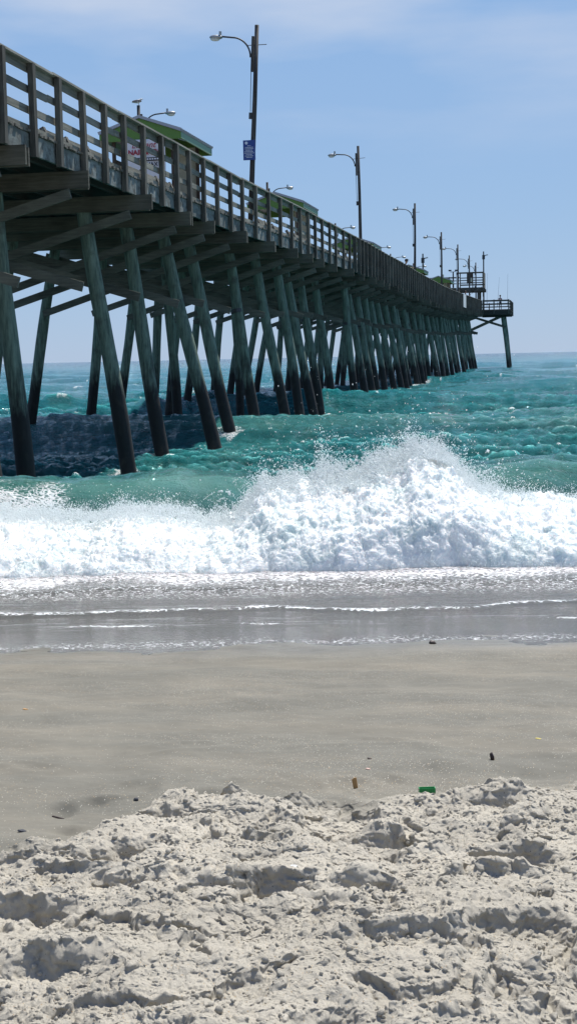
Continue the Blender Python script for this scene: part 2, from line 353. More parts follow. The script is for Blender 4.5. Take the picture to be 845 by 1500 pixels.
def water_mat():
    m, t, b = newmat('sea_water'); l = t.links.new
    g = N(t, 'ShaderNodeNewGeometry')
    sh = N(t, 'ShaderNodeAttribute', attribute_name='shallow'); fo = N(t, 'ShaderNodeAttribute', attribute_name='foam'); dist = N(t, 'ShaderNodeAttribute', attribute_name='far')
    bo = N(t, 'ShaderNodeAttribute', attribute_name='body')
    # water body: turbid turquoise near the bar, deeper blue-green out to sea
    cr_ = N(t, 'ShaderNodeValToRGB'); e = cr_.color_ramp.elements
    e[0].color = (.026, .118, .105, 1); e[1].color = (.006, .06, .105, 1)
    q = e.new(.3); q.color = (.012, .138, .152, 1); q = e.new(.7); q.color = (.008, .118, .150, 1)
    l(dist.outputs['Fac'], cr_.inputs[0])
    mpn = N(t, 'ShaderNodeMapping'); mpn.inputs['Rotation'].default_value = (0, 0, -yaw); mpn.inputs['Scale'].default_value = (.03, .12, 1)
    nb = N(t, 'ShaderNodeTexNoise'); nb.inputs['Scale'].default_value = 1; nb.inputs['Detail'].default_value = 4
    l(g.outputs['Position'], mpn.inputs[0]); l(mpn.outputs[0], nb.inputs['Vector'])
    vr = N(t, 'ShaderNodeMapRange'); vr.inputs['From Min'].default_value = .3; vr.inputs['From Max'].default_value = .7; vr.inputs['To Min'].default_value = .75; vr.inputs['To Max'].default_value = 1.2
    l(nb.outputs[0], vr.inputs[0]); cb = N(t, 'ShaderNodeCombineColor'); [l(vr.outputs[0], cb.inputs[i]) for i in range(3)]
    mu = N(t, 'ShaderNodeMix', data_type='RGBA', blend_type='MULTIPLY'); mu.inputs['Factor'].default_value = 1; l(cr_.outputs[0], mu.inputs['A']); l(cb.outputs[0], mu.inputs['B'])
    m2 = N(t, 'ShaderNodeMix', data_type='RGBA'); m2.inputs['B'].default_value = (.104, .103, .094, 1); l(sh.outputs['Fac'], m2.inputs['Factor']); l(mu.outputs['Result'], m2.inputs['A'])
    # thin crests: light showing through the water, painted in as paler green
    m3 = N(t, 'ShaderNodeMix', data_type='RGBA'); m3.inputs['B'].default_value = (.075, .21, .18, 1); l(bo.outputs['Fac'], m3.inputs['Factor']); l(m2.outputs['Result'], m3.inputs['A'])
    # foam lace
    wv = N(t, 'ShaderNodeMapping'); wv.inputs['Rotation'].default_value = (0, 0, -yaw); wv.inputs['Scale'].default_value = (1, 1.6, 1); l(g.outputs['Position'], wv.inputs[0])
    nw = N(t, 'ShaderNodeTexNoise'); nw.inputs['Scale'].default_value = 4; nw.inputs['Detail'].default_value = 6; l(wv.outputs[0], nw.inputs['Vector'])
    va = N(t, 'ShaderNodeVectorMath', operation='MULTIPLY_ADD'); va.inputs[1].default_value = (.35, .35, .35); l(nw.outputs['Color'], va.inputs[0]); l(wv.outputs[0], va.inputs[2])
    vo = N(t, 'ShaderNodeTexVoronoi', feature='DISTANCE_TO_EDGE'); vo.inputs['Scale'].default_value = 11; l(va.outputs[0], vo.inputs['Vector'])
    v2 = N(t, 'ShaderNodeTexVoronoi'); v2.inputs['Scale'].default_value = 48; l(g.outputs['Position'], v2.inputs['Vector'])
    n5 = N(t, 'ShaderNodeTexNoise'); n5.inputs['Scale'].default_value = 22; n5.inputs['Detail'].default_value = 8; n5.inputs['Roughness'].default_value = .7; l(wv.outputs[0], n5.inputs['Vector'])
    # density: lace = (1 - edge*k) mixed with noise; compare with 1-foam
    k1 = N(t, 'ShaderNodeMapRange'); k1.inputs['From Max'].default_value = .22; k1.inputs['To Min'].default_value = 1; k1.inputs['To Max'].default_value = .15; l(vo.outputs['Distance'], k1.inputs[0])
    k2 = N(t, 'ShaderNodeMath', operation='MULTIPLY_ADD'); k2.inputs[1].default_value = .9; l(n5.outputs[0], k2.inputs[0])
    k3 = N(t, 'ShaderNodeMath', operation='MULTIPLY'); k3.inputs[1].default_value = .5; l(k1.outputs[0], k3.inputs[0]); l(k3.outputs[0], k2.inputs[2])
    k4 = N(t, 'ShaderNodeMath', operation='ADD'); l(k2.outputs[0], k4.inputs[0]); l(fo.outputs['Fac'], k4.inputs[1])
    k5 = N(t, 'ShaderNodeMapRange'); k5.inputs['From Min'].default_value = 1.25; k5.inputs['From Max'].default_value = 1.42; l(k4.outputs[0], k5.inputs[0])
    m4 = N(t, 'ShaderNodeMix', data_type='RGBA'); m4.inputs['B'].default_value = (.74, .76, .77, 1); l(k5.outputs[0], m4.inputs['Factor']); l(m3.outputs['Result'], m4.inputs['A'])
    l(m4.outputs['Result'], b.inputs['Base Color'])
    rg = N(t, 'ShaderNodeMapRange'); rg.inputs['To Min'].default_value = .05; rg.inputs['To Max'].default_value = .7; l(k5.outputs[0], rg.inputs[0]); l(rg.outputs[0], b.inputs['Roughness'])
    b.inputs['IOR'].default_value = 1.33
    b.inputs['Subsurface Weight'].default_value = .7; b.inputs['Subsurface Radius'].default_value = (.6, .8, .78); b.inputs['Subsurface Scale'].default_value = 1.6
    spv = N(t, 'ShaderNodeMapRange'); spv.inputs['To Min'].default_value = .5; spv.inputs['To Max'].default_value = .35; l(dist.outputs['Fac'], spv.inputs[0]); l(spv.outputs[0], b.inputs['Specular IOR Level'])
    # ripples in three sizes; the wind chop is longer across than along
    def rip(scale, sx, sy, dst, prev, st):
        mq = N(t, 'ShaderNodeMapping'); mq.inputs['Rotation'].default_value = (0, 0, -yaw+rad(8)); mq.inputs['Scale'].default_value = (sx, sy, 1); l(g.outputs['Position'], mq.inputs[0])
        nq = N(t, 'ShaderNodeTexNoise'); nq.inputs['Scale'].default_value = scale; nq.inputs['Detail'].default_value = 5; nq.inputs['Roughness'].default_value = .6; nq.inputs['Distortion'].default_value = .6; l(mq.outputs[0], nq.inputs['Vector'])
        bq = N(t, 'ShaderNodeBump'); bq.inputs['Distance'].default_value = dst; l(nq.outputs[0], bq.inputs['Height'])
        if st is not None: l(st, bq.inputs['Strength'])
        if prev is not None: l(prev, bq.inputs['Normal'])
        return bq.outputs[0]
    fs = N(t, 'ShaderNodeMapRange'); fs.inputs['To Min'].default_value = .0; fs.inputs['To Max'].default_value = 1; l(dist.outputs['Fac'], fs.inputs[0])
    cs = N(t, 'ShaderNodeAttribute', attribute_name='calm')
    n_a = rip(.35, .45, 1.1, 1.3, None, fs.outputs[0])
    n_b = rip(1.9, .5, 1.3, .55, n_a, cs.outputs['Fac'])
    n_c = rip(8, .6, 1.3, .11, n_b, cs.outputs['Fac'])
    bf = N(t, 'ShaderNodeBump'); bf.inputs['Distance'].default_value = .02; bf.inputs['Strength'].default_value = .8; l(k4.outputs[0], bf.inputs['Height']); l(n_c, bf.inputs['Normal'])
    l(bf.outputs[0], b.inputs['Normal'])
    return m
M_water = water_mat()

def foam_mat(name, tr=.25, sss=0):
    m, t, b = newmat(name); l = t.links.new
    g = N(t, 'ShaderNodeNewGeometry')
    n = N(t, 'ShaderNodeTexNoise'); n.inputs['Scale'].default_value = 26; n.inputs['Detail'].default_value = 8; n.inputs['Roughness'].default_value = .75; l(g.outputs['Position'], n.inputs['Vector'])
    rp = N(t, 'ShaderNodeValToRGB'); e = rp.color_ramp.elements; e[0].position = .3; e[0].color = (.74, .80, .81, 1) if sss else (.96, .97, .97, 1); e[1].position = .55; e[1].color = (.87, .885, .88, 1) if sss else (.98, .98, .98, 1)
    l(n.outputs[0], rp.inputs[0])
    nl = N(t, 'ShaderNodeTexNoise'); nl.inputs['Scale'].default_value = 1.5; nl.inputs['Detail'].default_value = 9; nl.inputs['Roughness'].default_value = .68; nl.inputs['Distortion'].default_value = .8; l(g.outputs['Position'], nl.inputs['Vector'])
    nr_ = N(t, 'ShaderNodeMapRange'); nr_.inputs['From Min'].default_value = .50; nr_.inputs['From Max'].default_value = .68; nr_.inputs['To Max'].default_value = .65 if sss else 0; l(nl.outputs[0], nr_.inputs[0])
    nm = N(t, 'ShaderNodeMix', data_type='RGBA'); nm.inputs['B'].default_value = (.50, .63, .62, 1); l(nr_.outputs[0], nm.inputs['Factor']); l(rp.outputs[0], nm.inputs['A']); l(nm.outputs['Result'], b.inputs['Base Color'])
    b.inputs['Roughness'].default_value = .45
    b.inputs['Subsurface Weight'].default_value = sss; b.inputs['Subsurface Radius'].default_value = (.22, .26, .28); b.inputs['Subsurface Scale'].default_value = .5
    bp = N(t, 'ShaderNodeBump'); bp.inputs['Strength'].default_value = .5; bp.inputs['Distance'].default_value = .03; l(n.outputs[0], bp.inputs['Height']); l(bp.outputs[0], b.inputs['Normal'])
    tr_ = N(t, 'ShaderNodeBsdfTranslucent'); tr_.inputs['Color'].default_value = (.85, .93, .95, 1)
    ms = N(t, 'ShaderNodeMixShader'); ms.inputs[0].default_value = tr
    l(b.outputs[0], ms.inputs[1]); l(tr_.outputs[0], ms.inputs[2]); l(ms.outputs[0], t.nodes['Material Output'].inputs['Surface'])
    return m
M_foam = foam_mat('breaker_foam', .08, .8); M_spray = foam_mat('spray_droplets', .5)

# ------------------------------------------------------------------ ground and water sheets  (u = seaward distance, v = to the right)
cy_, sy_ = math.cos(yaw), math.sin(yaw)
def uv2xy(u, v): return -u*sy_+v*cy_, u*cy_+v*sy_
def xy2uv(x, y): return -x*sy_+y*cy_, x*cy_+y*sy_
def beach_base(u):
    return np.where(u < 11, (11-u)*.055, -(u-11)*.045)
def lump_edge(u, v):
    return 6.32+.16*fbm(v*1.1+3, v*0+1.5, o=3)+.12*sst(.2, .9, v)-.72*sst(-.58, -.95, v)
DIMP = [(6.22, -1.09, .09, .07, .035), (6.30, -.95, .05, .06, .02), (6.4, -.42, .07, .09, .022), (6.62, -.32, .07, .06, .012), (6.5, .2, .09, .10, .016), (6.62, .5, .06, .08, .014), (6.85, .7, .08, .07, .016),
        (6.42, .95, .09, .09, .02), (6.75, 1.2, .10, .12, .02), (6.2, 1.22, .10, .10, .04), (5.85, -1.0, .06, .08, .03), (7.3, -.9, .14, .2, .012), (7.6, .5, .2, .3, .012), (8.3, -.3, .25, .4, .012), (6.95, -1.2, .1, .12, .014)]
CLUMP = [(5.57, .44, .11, .055), (4.78, -.97, .13, .055), (4.50, -.38, .10, .045), (5.2, .92, .09, .045), (4.86, .28, .10, .045), (6.22, -.30, .09, .045), (6.1, .25, .09, .03), (5.0, -.62, .16, .03), (5.75, .05, .12, .03), (4.3, .35, .2, .035), (5.45, -.15, .18, .03), (5.9, -.62, .16, .03), (4.95, .75, .15, .03), (4.15, -.8, .18, .04), (6.0, .95, .12, .035)]
def beach_h(u, v):
    z = np.maximum(beach_base(u), -7.0)+.012*fbm(u*.7, v*.5, o=3)
    near = sst(14, 10, u)*sst(-3, 1.5, u)*sst(16, 9, np.abs(v))
    z = z+near*(.019*fbm(u*1.9, v*1.2+9, o=4)+.0012*fbm(u*22, v*22, o=3))
    # shallow old footprints in the firm sand just beyond the churned strip
    pit = sst(.42, .75, gn(u*2.6+40, v*1.9+11))*sst(8.1, 6.9, u)*sst(5.4, 6.4, u)
    z = z-near*.032*pit+near*.010*sst(.2, .45, gn(u*2.6+40, v*1.9+11))*sst(8.1, 6.9, u)
    for (cu, cv, du_, dv_, dep) in DIMP:
        w_ = np.exp(-(((u-cu)/du_)**2+((v-cv)/dv_)**2)); w2_ = np.exp(-(((u-cu-du_*1.3)/du_/.8)**2+((v-cv-.02)/dv_/1.1)**2)); z = z-dep*w_+dep*.55*w2_
    e = lump_edge(u, v)
    m = sst(.10, -.22, u-e+.16*gn(u*5, v*5)+.03*gn(u*14, v*14))*sst(16, 7, np.abs(v))
    wu, wv = u+.09*fbm(u*3, v*3, o=3), v+.09*fbm(u*3+50, v*3+20, o=3)
    l = np.zeros_like(z); k = m > 0
    if k.any():
        a_, b_, wa, wb = [np.broadcast_to(q, z.shape)[k] for q in (u, v, wu, wv)]
        big = fbm(wa*1.15+5, wb*.9, o=2)
        foot = gn(wa*2.5+3.3, wb*1.9+8.1); foot2 = gn(wa*5.6-3.3, wb*4.8+18.1)
        mound = 1-np.abs(gn(wa*2.1+60, wb*1.5+9))*1.6
        rough = fbm(a_*9, b_*9, o=6, g=.60)
        pit = sst(.24, .46, foot); pit2 = sst(.28, .46, foot2)
        q = .5+.5*sst(-.3, .3, gn(a_*1.7+90, b_*1.7))
        cr = .075*cellbump(a_*3.1+wa, b_*3.1+wb, .15, .50, .25)+.045*cellbump(a_*9+3*wa, b_*9+3*wb, .12, .5, .35)+.026*cellbump(a_*21+7, b_*21+5*wb, .12, .48, .5)+.013*cellbump(a_*47, b_*47+3, .15, .5, .65)+.006*cellbump(a_*90, b_*90+3, .15, .5, .7)
        for cu, cv, wv_, A_ in CLUMP:
            dq = a_-cu-.3*wv_*gn(b_*14, b_*0+cu*9)-.25*wv_*gn(b_*5, b_*0+cu*5); k_ = A_*np.exp(-((b_-cv)/wv_)**2)*np.where(dq > 0, np.exp(-(dq/.16)**2), 0); k2_ = A_*.9*np.exp(-((b_-cv)/wv_)**2)*np.exp(-(np.minimum(dq, 0)/.08)**2)
            big = big+(k_*sst(0, .025, dq)-k2_*sst(.012, -.02, dq))/.048
        l[k] = .045+.056*big+.034*mound-.085*pit*(1+.25*rough)-.035*pit2+.0085*rough*(.6+.6*q)+cr*(.6+.6*q)
    return z+m*l, m
def cols(dense_half, nd, tail, nt_):
    d = np.linspace(-dense_half, dense_half, nd); t = dense_half+(tail-dense_half)*(np.linspace(0, 1, nt_+1)[1:]**2.5)
    return np.concatenate([-t[::-1], d, t])
# beach
ub = np.concatenate([np.linspace(-60, 2.8, 40)[:-1], np.linspace(2.8, 3.6, 60)[:-1], np.linspace(3.6, 6.75, 1450)[:-1], np.geomspace(6.75, 13, 380), np.geomspace(13, 400, 40)[1:]])
pb = cols(.29, 940, 60, 40)
U_, P_ = np.meshgrid(ub, pb, indexing='ij'); V_ = P_*np.clip(U_, 3.6, 60)
Zb, lm = beach_h(U_, V_)
kk = (lm > 0)&(U_ > 2.6)
dU, dV = np.zeros_like(U_), np.zeros_like(U_)
dU[kk] = .016*gn(U_[kk]*7, V_[kk]*7, Zb[kk]*16)+.011*gn(U_[kk]*26, V_[kk]*26, Zb[kk]*45)+.006*gn(U_[kk]*60, V_[kk]*60, Zb[kk]*90)
dV[kk] = .016*gn(U_[kk]*7+30, V_[kk]*7, Zb[kk]*16)+.010*gn(U_[kk]*26+30, V_[kk]*26, Zb[kk]*45)
Xb, Yb = uv2xy(U_+dU, V_+dV)
moist = np.clip(1-lm+(.12*gn(U_*3, V_*3)-1.2*np.minimum(Zb-beach_base(U_), 0))*(lm > .01), 0, 1)*sst(-.5, 2.5, U_)
moist = np.maximum(moist, sst(.02, -.06, Zb)*.0)
deepw = sst(10.2, 11.0, U_)
sheen = deepw*.9
beach = grid_mesh('sand_beach', Xb, Yb, Zb, M_sand, {'moist': moist, 'sheen': sheen}); tag(beach, kind='structure')

# bents of the pier: distance along it, near pile offset at the water and at its head
BENT = [(26.47, 10.78, 11.25), (30.43, 9.88, 10.76), (34.25, 10.2, 11.0), (36.77, 9.43, 10.79), (40.01, 9.73, 10.94), (44.46, 9.94, 10.76), (48.29, 9.68, 10.75), (51.17, 9.66, 10.54), (54.24, 9.71, 10.87), (57.51, 10.02, 10.87), (61.4, 10.1, 10.9), (65.94, 9.75, 10.3), (69.51, 9.7, 10.7)]
for s in (23.2, 19.8, 16.4, 13.0, 9.6): BENT.insert(0, (s, 10.0, 10.9))
s = 72.2; k = 0
for gap in [2.9, 3.2, 2.7, 3.6, 3.0, 3.5, 3.1, 3.8, 2.9, 3.4]*4:
    if s > 168.0-1: break
    BENT.append((s, 9.8+random.uniform(-.25, .25), 10.75+random.uniform(-.15, .2))); s += gap
# sea
def gauss(x, a, b): return np.where(x < 0, np.exp(-(x/a)**2), np.exp(-(x/b)**2))
WV = []
for i in range(70):
    lam = 0.45*(60**(i/69.0))*random.uniform(.9, 1.1)
    ang = random.gauss(0, .5)*(1.5 if lam < 3 else .6)
    k = 2*math.pi/lam; WV.append((k*math.cos(ang), k*math.sin(ang), lam, random.uniform(0, 6.28)))
def breaker_lift(u, v):
    left = sst(-.2, -1.6, v); right = sst(.9, 2.4, v)
    uc = 19.0+.35*fbm(v*.35+2, v*0, o=2)
    h = .60+.10*left+.10*right+.10*fbm(v*.5+7, v*0+3, o=2)
    return h*gauss(u-uc, 1.25, 2.5), uc
def sea_h(u, v, cell):
    br, uc = breaker_lift(u, v)
    s2 = 42-.10*v+1.3*gn(v*.16, v*0+7.7); s3 = 52-.12*v+2*gn(v*.1, v*0+1.7); s4 = 74+3*gn(v*.05, v*0+4.7)
    z = br-.40*gauss(u-30, 4.5, 5.0)+.38*gauss(u-s2, 1.7, 4)-.10*gauss(u-45, 3, 3)+.34*gauss(u-s3, 2.2, 5)+.35*gauss(u-s4, 3, 6)
    w1, w2, w3 = 1.3*gn(u*.7, v*.6), 1.3*gn(u*.25, v*.2), 1.3*gn(u*.07, v*.05)
    chop = 0; small = 0; out_ = sst(17.0, 26, u)
    for i_, (kx, ky, lam, ph) in enumerate(WV):
        if i_ == 30: small = chop
        a = (.026 if lam < 3 else .019)*lam**.75*(1 if lam > .9 else .8)*(1 if lam < 8 else (8/lam)**.7)
        fade = np.maximum(np.clip((lam/(cell*2.2)-1), 0, 1), (.75 if lam > 1.6 else .25)*sst(900, 250, u))
        if lam < 2.2: a = a*1.35
        s = np.sin(kx*u+ky*v+ph+(w1 if lam < 1.2 else w2 if lam < 4 else w3))
        chop = chop+a*fade*(1-np.abs(s))**1.0*1.35-a*fade*.5 if lam < 5 else chop+a*fade*s
    patch = .65+.5*gn(u*.06, v*.04)
    z = z+chop*(.10+.90*out_)*patch*sst(11.5, 18, u)
    z = z+.15*sst(45, 75, u)+.2*sst(90, 150, u)
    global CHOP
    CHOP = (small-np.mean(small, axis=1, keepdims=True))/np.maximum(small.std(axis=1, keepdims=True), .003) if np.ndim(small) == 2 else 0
    # swash ripples
    sw = sst(18, 14, u)
    z = z+sw*(.0035*sst(11.6, 12.6, u)*fbm(u*4, v*.9, o=4)+.016*gauss(u-12.62-.30*fbm(v*.45, v*0+3, o=3), .05, .35)+.02*gauss(u-13.9-.15*gn(v*.9, v*0+6), .08, .8)+.03*sst(13.6, 15, u))
    return z, br, uc
inv = np.linspace(1/10.7, 1/600, 900)
us = np.concatenate([1/inv, np.geomspace(600, 9000, 60)[1:]])
# denser rows over the breaker
us = np.unique(np.concatenate([us, np.linspace(16.5, 34, 260)]))
ps = cols(.30, 820, 2.6, 60)
U_, P_ = np.meshgrid(us, ps, indexing='ij'); V_ = P_*U_
du = np.gradient(us)[:, None]*np.ones_like(U_); cell = np.maximum(np.minimum(du, U_*.02), U_*.0009)
Zs, br, uc = sea_h(U_, V_, cell)
edge = .10*fbm(V_*.8, V_*0+2, o=3)
shallow = sst(18.5, 15.0, U_)
lines = 1.0*gauss(U_-12.60-.30*fbm(V_*.45, V_*0+3, o=3), .035, .12)*(.55+.35*gn(V_*2.1, V_*0+5))
line2 = .62*gauss(U_-11.95-.38*np.abs(gn(V_*.38+4, V_*0+8))-.05*gn(V_*3, V_*0+8), .02, .09)*sst(-.2, .3, gn(V_*.9+3, V_*0+1))
band = .70*sst(13.3, 14.6, U_-.30*fbm(V_*.8, V_*0+6, o=4))*sst(17.6, 16.6, U_)
lace = .31*sst(11.8, 11.2, U_+.25*fbm(V_*1.5, V_*0+9, o=3))+.42*sst(12.6, 13.6, U_)*sst(18.2, 17, U_)+.12*gauss(U_-11.12, .1, .2)
# foam over the broken part of the crest, the shoulder near v=-2..-.5 stays glassy
glass = sst(-3.4, -2.6, V_+.2*gn(U_, V_))*sst(.1, -.5, V_+.3*gn(U_*2, V_))
crestfoam = .72*sst(19.4, 18.2, U_-uc+19+.35*fbm(U_*2, V_*1.5, o=3))*sst(16, 17, U_)*(1-.9*glass)*(1-.6*sst(.6, 1.2, V_))
streak = .36*sst(.25, .6, gn(U_*.5+3, V_*.22))*sst(60, 22, U_)*sst(19, 21, U_)
glint_fleck = .60*sst(1.9, 2.8, CHOP+.6*gn(U_*.07+9, V_*.05))*sst(19.5, 24, U_)*sst(500, 120, U_)  # tiny whitecaps on the short chop, doubling as sun glints painted white
caps_ = .0*sst(.45, .75, gn(U_*.55, V_*.3+70)+.35*gn(U_*2.2, V_*1.6))*sst(20, 26, U_)*sst(260, 90, U_)
Xs, Ys = uv2xy(U_, V_); wash = np.zeros_like(U_)
for s_, d0_, d1_ in BENT:
    if not 22 < s_ < 120: continue
    for dd_ in (d0_, 15.9):
        r0_, r1_ = np.searchsorted(us, [xy2uv(-dd_, s_-2)[0], xy2uv(-dd_, s_+2)[0]]); q = np.s_[r0_:r1_]
        ds_ = np.hypot(Xs[q]+dd_, (Ys[q]-s_)*.8+.15); wash[q] = np.maximum(wash[q], (.62 if dd_ < 12 else .4)*sst(.62, .26, ds_+.2*gn(Xs[q]*4, Ys[q]*4)))
foam = np.maximum.reduce([lines, line2, band, lace, crestfoam, streak, wash, glint_fleck])
# mask for the painted light-through-water tint on steep wave fronts
body = np.clip(sst(.25, .75, br)*sst(.7, -.6, U_-uc)*1.0, 0, 1)+.45*sst(.15, .35, Zs)*sst(24, 27, U_)*sst(60, 35, U_)
far = np.clip(np.log(np.maximum(U_, 15)/15)/math.log(1500/15), 0, 1)
calm = np.where(U_ < 17, .01+.07*sst(11.8, 13, U_), 1.0)*(1-.75*glass*sst(21, 19.5, U_)*sst(16, 17, U_))
calm = calm*np.clip(.5+.5*sst(1200, 100, U_), 0, 1)
Xs, Ys = uv2xy(U_, V_)
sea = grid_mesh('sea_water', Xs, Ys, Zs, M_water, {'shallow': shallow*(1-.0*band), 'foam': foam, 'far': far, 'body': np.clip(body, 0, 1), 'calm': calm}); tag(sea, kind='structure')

# ------------------------------------------------------------------ breaking wave: torn white water and spray
def px(x): return (x-422.5)/2000*1.0
OUT = [(-420, 735), (-150, 738), (0, 740), (60, 742), (130, 747), (160, 742), (200, 735), (240, 738), (270, 742), (300, 752), (345, 748), (370, 728), (390, 707), (430, 703), (470, 697), (510, 692), (545, 680), (580, 668), (600, 655), (625, 650), (650, 660), (675, 690), (700, 706), (740, 718), (800, 722), (845, 725), (1000, 735), (1300, 730)]
ox = np.array([px(a)*17.0 for a, b in OUT]); oh = np.array([EYE-(b-(523.7-.0213*(a-422)))/2000*17.0 for a, b in OUT])
def Hv(v): return np.interp(v, ox, oh)
nv_, nt2 = 1250, 400
vv = np.linspace(-6.6, 6.6, nv_); tt = np.linspace(0, 1, nt2)
T_, V2 = np.meshgrid(tt, vv, indexing='ij')
H_ = Hv(V2)-.07-.04*sst(.75, 1.2, Hv(V2))+.07*gn(V2*2.2+1, V2*0+4)*sst(.6, .9, Hv(V2))+.03*fbm(V2*3, V2*0+4, o=3)-.09*sst(-.6, -1.2, V2)
T_ = np.where(T_ < .8, T_*.5/.8, .5+(T_-.8)*2.5)
ang = np.pi*(T_)
prof_u = np.where(T_ < .5, 17.0-2.25*(1+.10*fbm(V2*.9, V2*0+2, o=4))*np.cos(ang), 17.0-1.0*np.cos(ang))
prof_z = H_*np.where(T_ < .5, np.sin(ang)**1.05, np.sin(ang)**.8)-.05
uB, zB = prof_u, prof_z
# direction of displacement: outwards from the body's axis
nu, nz = -.45*np.cos(ang), np.sin(ang)*.5+.5
def bill(f, o): 
    r = 0; a = 1; ff = f
    for i in range(o): r = r+a*(1-2*np.abs(gn(uB*ff+i*5.1, V2*ff+i*2.2, zB*ff*1.1))); a *= .56; ff *= 2.1
    return r
warp = fbm(uB*1.5, V2*1.5, zB*1.5, o=3)
d = .045*fbm(uB*1.2+4, V2*8, zB*1.5, o=4, g=.6)+.06*warp+.030*bill(1.9, 6)+.024*fbm(uB*9, V2*13, zB*9, o=5, g=.66)
sharp = np.clip(fbm(uB*4+9, V2*7, zB*2.2, o=4, g=.6), 0, .9)*np.where(T_ > .5, sst(.75, .5, T_), 1)
d = d*np.clip(np.sin(ang)*2.2+.15, 0, 1)
tooth = .11*sharp*np.sin(ang)**3*np.clip(H_/.9, .35, 1.1)
uB2 = uB+nu*d-.12*tooth; zB2 = zB+nz*d+tooth*.9
vB2 = V2+.05*fbm(uB*5+20, V2*5, zB*5, o=3)
Xf, Yf = uv2xy(uB2, vB2)
fo_ = grid_mesh('breaking_wave_foam', Xf, Yf, zB2, M_foam)
tag(fo_, 'bright white foam of the breaking wave crashing in front of the pier', 'foam', kind='stuff')
# spray: plumes flung up from the crest
pts = []; sz = []
def spray(n, vlo, vhi, up, us_, boost):
    v = RNG.uniform(vlo, vhi, n)
    pl = np.clip(.5+.9*gn(v*3.1+boost, v*0+2)+.8*gn(v*8+boost, v*0)+.5*gn(v*21+boost, v*0+5), .03, 2.4)
    h = Hv(v)+RNG.exponential(1, n)*up*pl-.10
    lean = RNG.normal(0, .16, n)
    u = us_+RNG.normal(0, .38, n); v2 = v+lean*(h-Hv(v))+RNG.normal(0, .03, n)
    pts.append(np.stack([u, v2, h], -1)); sz.append(RNG.gamma(2.0, .0016, n)+.0012)
spray(80000, -4.5, 4.5, .05, 16.9, 1)
spray(90000, -.6, 2.6, .10, 17.0, 4)
spray(5000, -.9, 3.0, .24, 17.0, 9)
spray(500, -.8, 3.2, .40, 17.0, 15)
# loose froth over the front face and the toe
n = 85000; v = RNG.uniform(-4.6, 4.6, n); aa = RNG.uniform(.02, .5, n)*np.pi; H0 = Hv(v)
pts.append(np.stack([17.0-2.25*np.cos(aa)-RNG.gamma(1.5, .03, n), v, H0*np.sin(aa)**1.05-.03+RNG.gamma(1.5, .035, n)*(.4+np.sin(aa))], -1)); sz.append(RNG.gamma(2, .0010, n)+.0009)
n = 5000; v = RNG.uniform(-4.6, 4.6, n); pts.append(np.stack([RNG.normal(14.8, .3, n), v, np.abs(RNG.normal(0, .05, n))+.02], -1)); sz.append(RNG.gamma(2, .0014, n)+.001)
# ballistic strings and sheets
for j in range(620):
    v0 = RNG.uniform(-.9, 2.7) if j % 3 else RNG.uniform(-4.5, 4.2); vel = RNG.uniform(.6, 2.4)*(1 if -.8 < v0 < 2.4 else .55); an = RNG.normal(0, .45); k = int(RNG.uniform(14, 46))
    tm = np.sort(RNG.uniform(0, 1, k))*vel/9.8*RNG.uniform(.9, 1.9)
    h = Hv(np.array([v0]))[0]-.12+vel*tm-4.9*tm*tm
    pts.append(np.stack([16.9+RNG.normal(0, .35)-tm*RNG.uniform(-.4, 1), v0+math.sin(an)*vel*tm, h+RNG.normal(0, .006, k)], -1)); sz.append(RNG.gamma(2.4, .0024, k)*(1-.5*np.linspace(0, 1, k))+.002)
P3 = np.concatenate(pts); SZ = np.concatenate(sz); xx, yy = uv2xy(P3[:, 0], P3[:, 1])
PW = np.stack([xx, yy, P3[:, 2]], -1)
scl = SZ[:, None]*RNG.uniform(.7, 1.5, (len(SZ), 3))
sp = soup('wave_spray', OCT_V, OCT_F, PW, scl, M_spray, rand_rot(len(SZ)), smooth=True)
tag(sp, 'fine white spray droplets flung above the breaking wave', 'spray', kind='stuff')

# loose clods on the churned sand
n = 6000; uu = RNG.uniform(2.9, 6.45, n)**1.0; v = RNG.uniform(-.5, .5, n)*uu*1.0
zz, mm_ = beach_h(uu, v); keep = (mm_ > .7); uu, v, zz = uu[keep], v[keep], zz[keep]; n = len(uu)
bm = bmesh.new(); bmesh.ops.create_icosphere(bm, subdivisions=1, radius=1)
bvv = np.array([tuple(q.co) for q in bm.verts]); bff = np.array([[q.index for q in f.verts] for f in bm.faces]); bm.free()
s = np.minimum(RNG.gamma(1.2, .0026, n)+.0018, .016)
xx, yy = uv2xy(uu, v)
jv = bvv*(1+.28*gn(bvv[:, 0]*2.3, bvv[:, 1]*2.3, bvv[:, 2]*2.3))[:, None]
cl = soup('sand_clods', jv, bff, np.stack([xx, yy, zz+s*.35], -1), s[:, None]*RNG.uniform(.65, 1.35, (n, 3)), M_sand, rand_rot(n), smooth=False)
tag(cl, 'loose crumbs and clods of pale dry sand scattered over the churned strip', 'sand clods', kind='stuff')

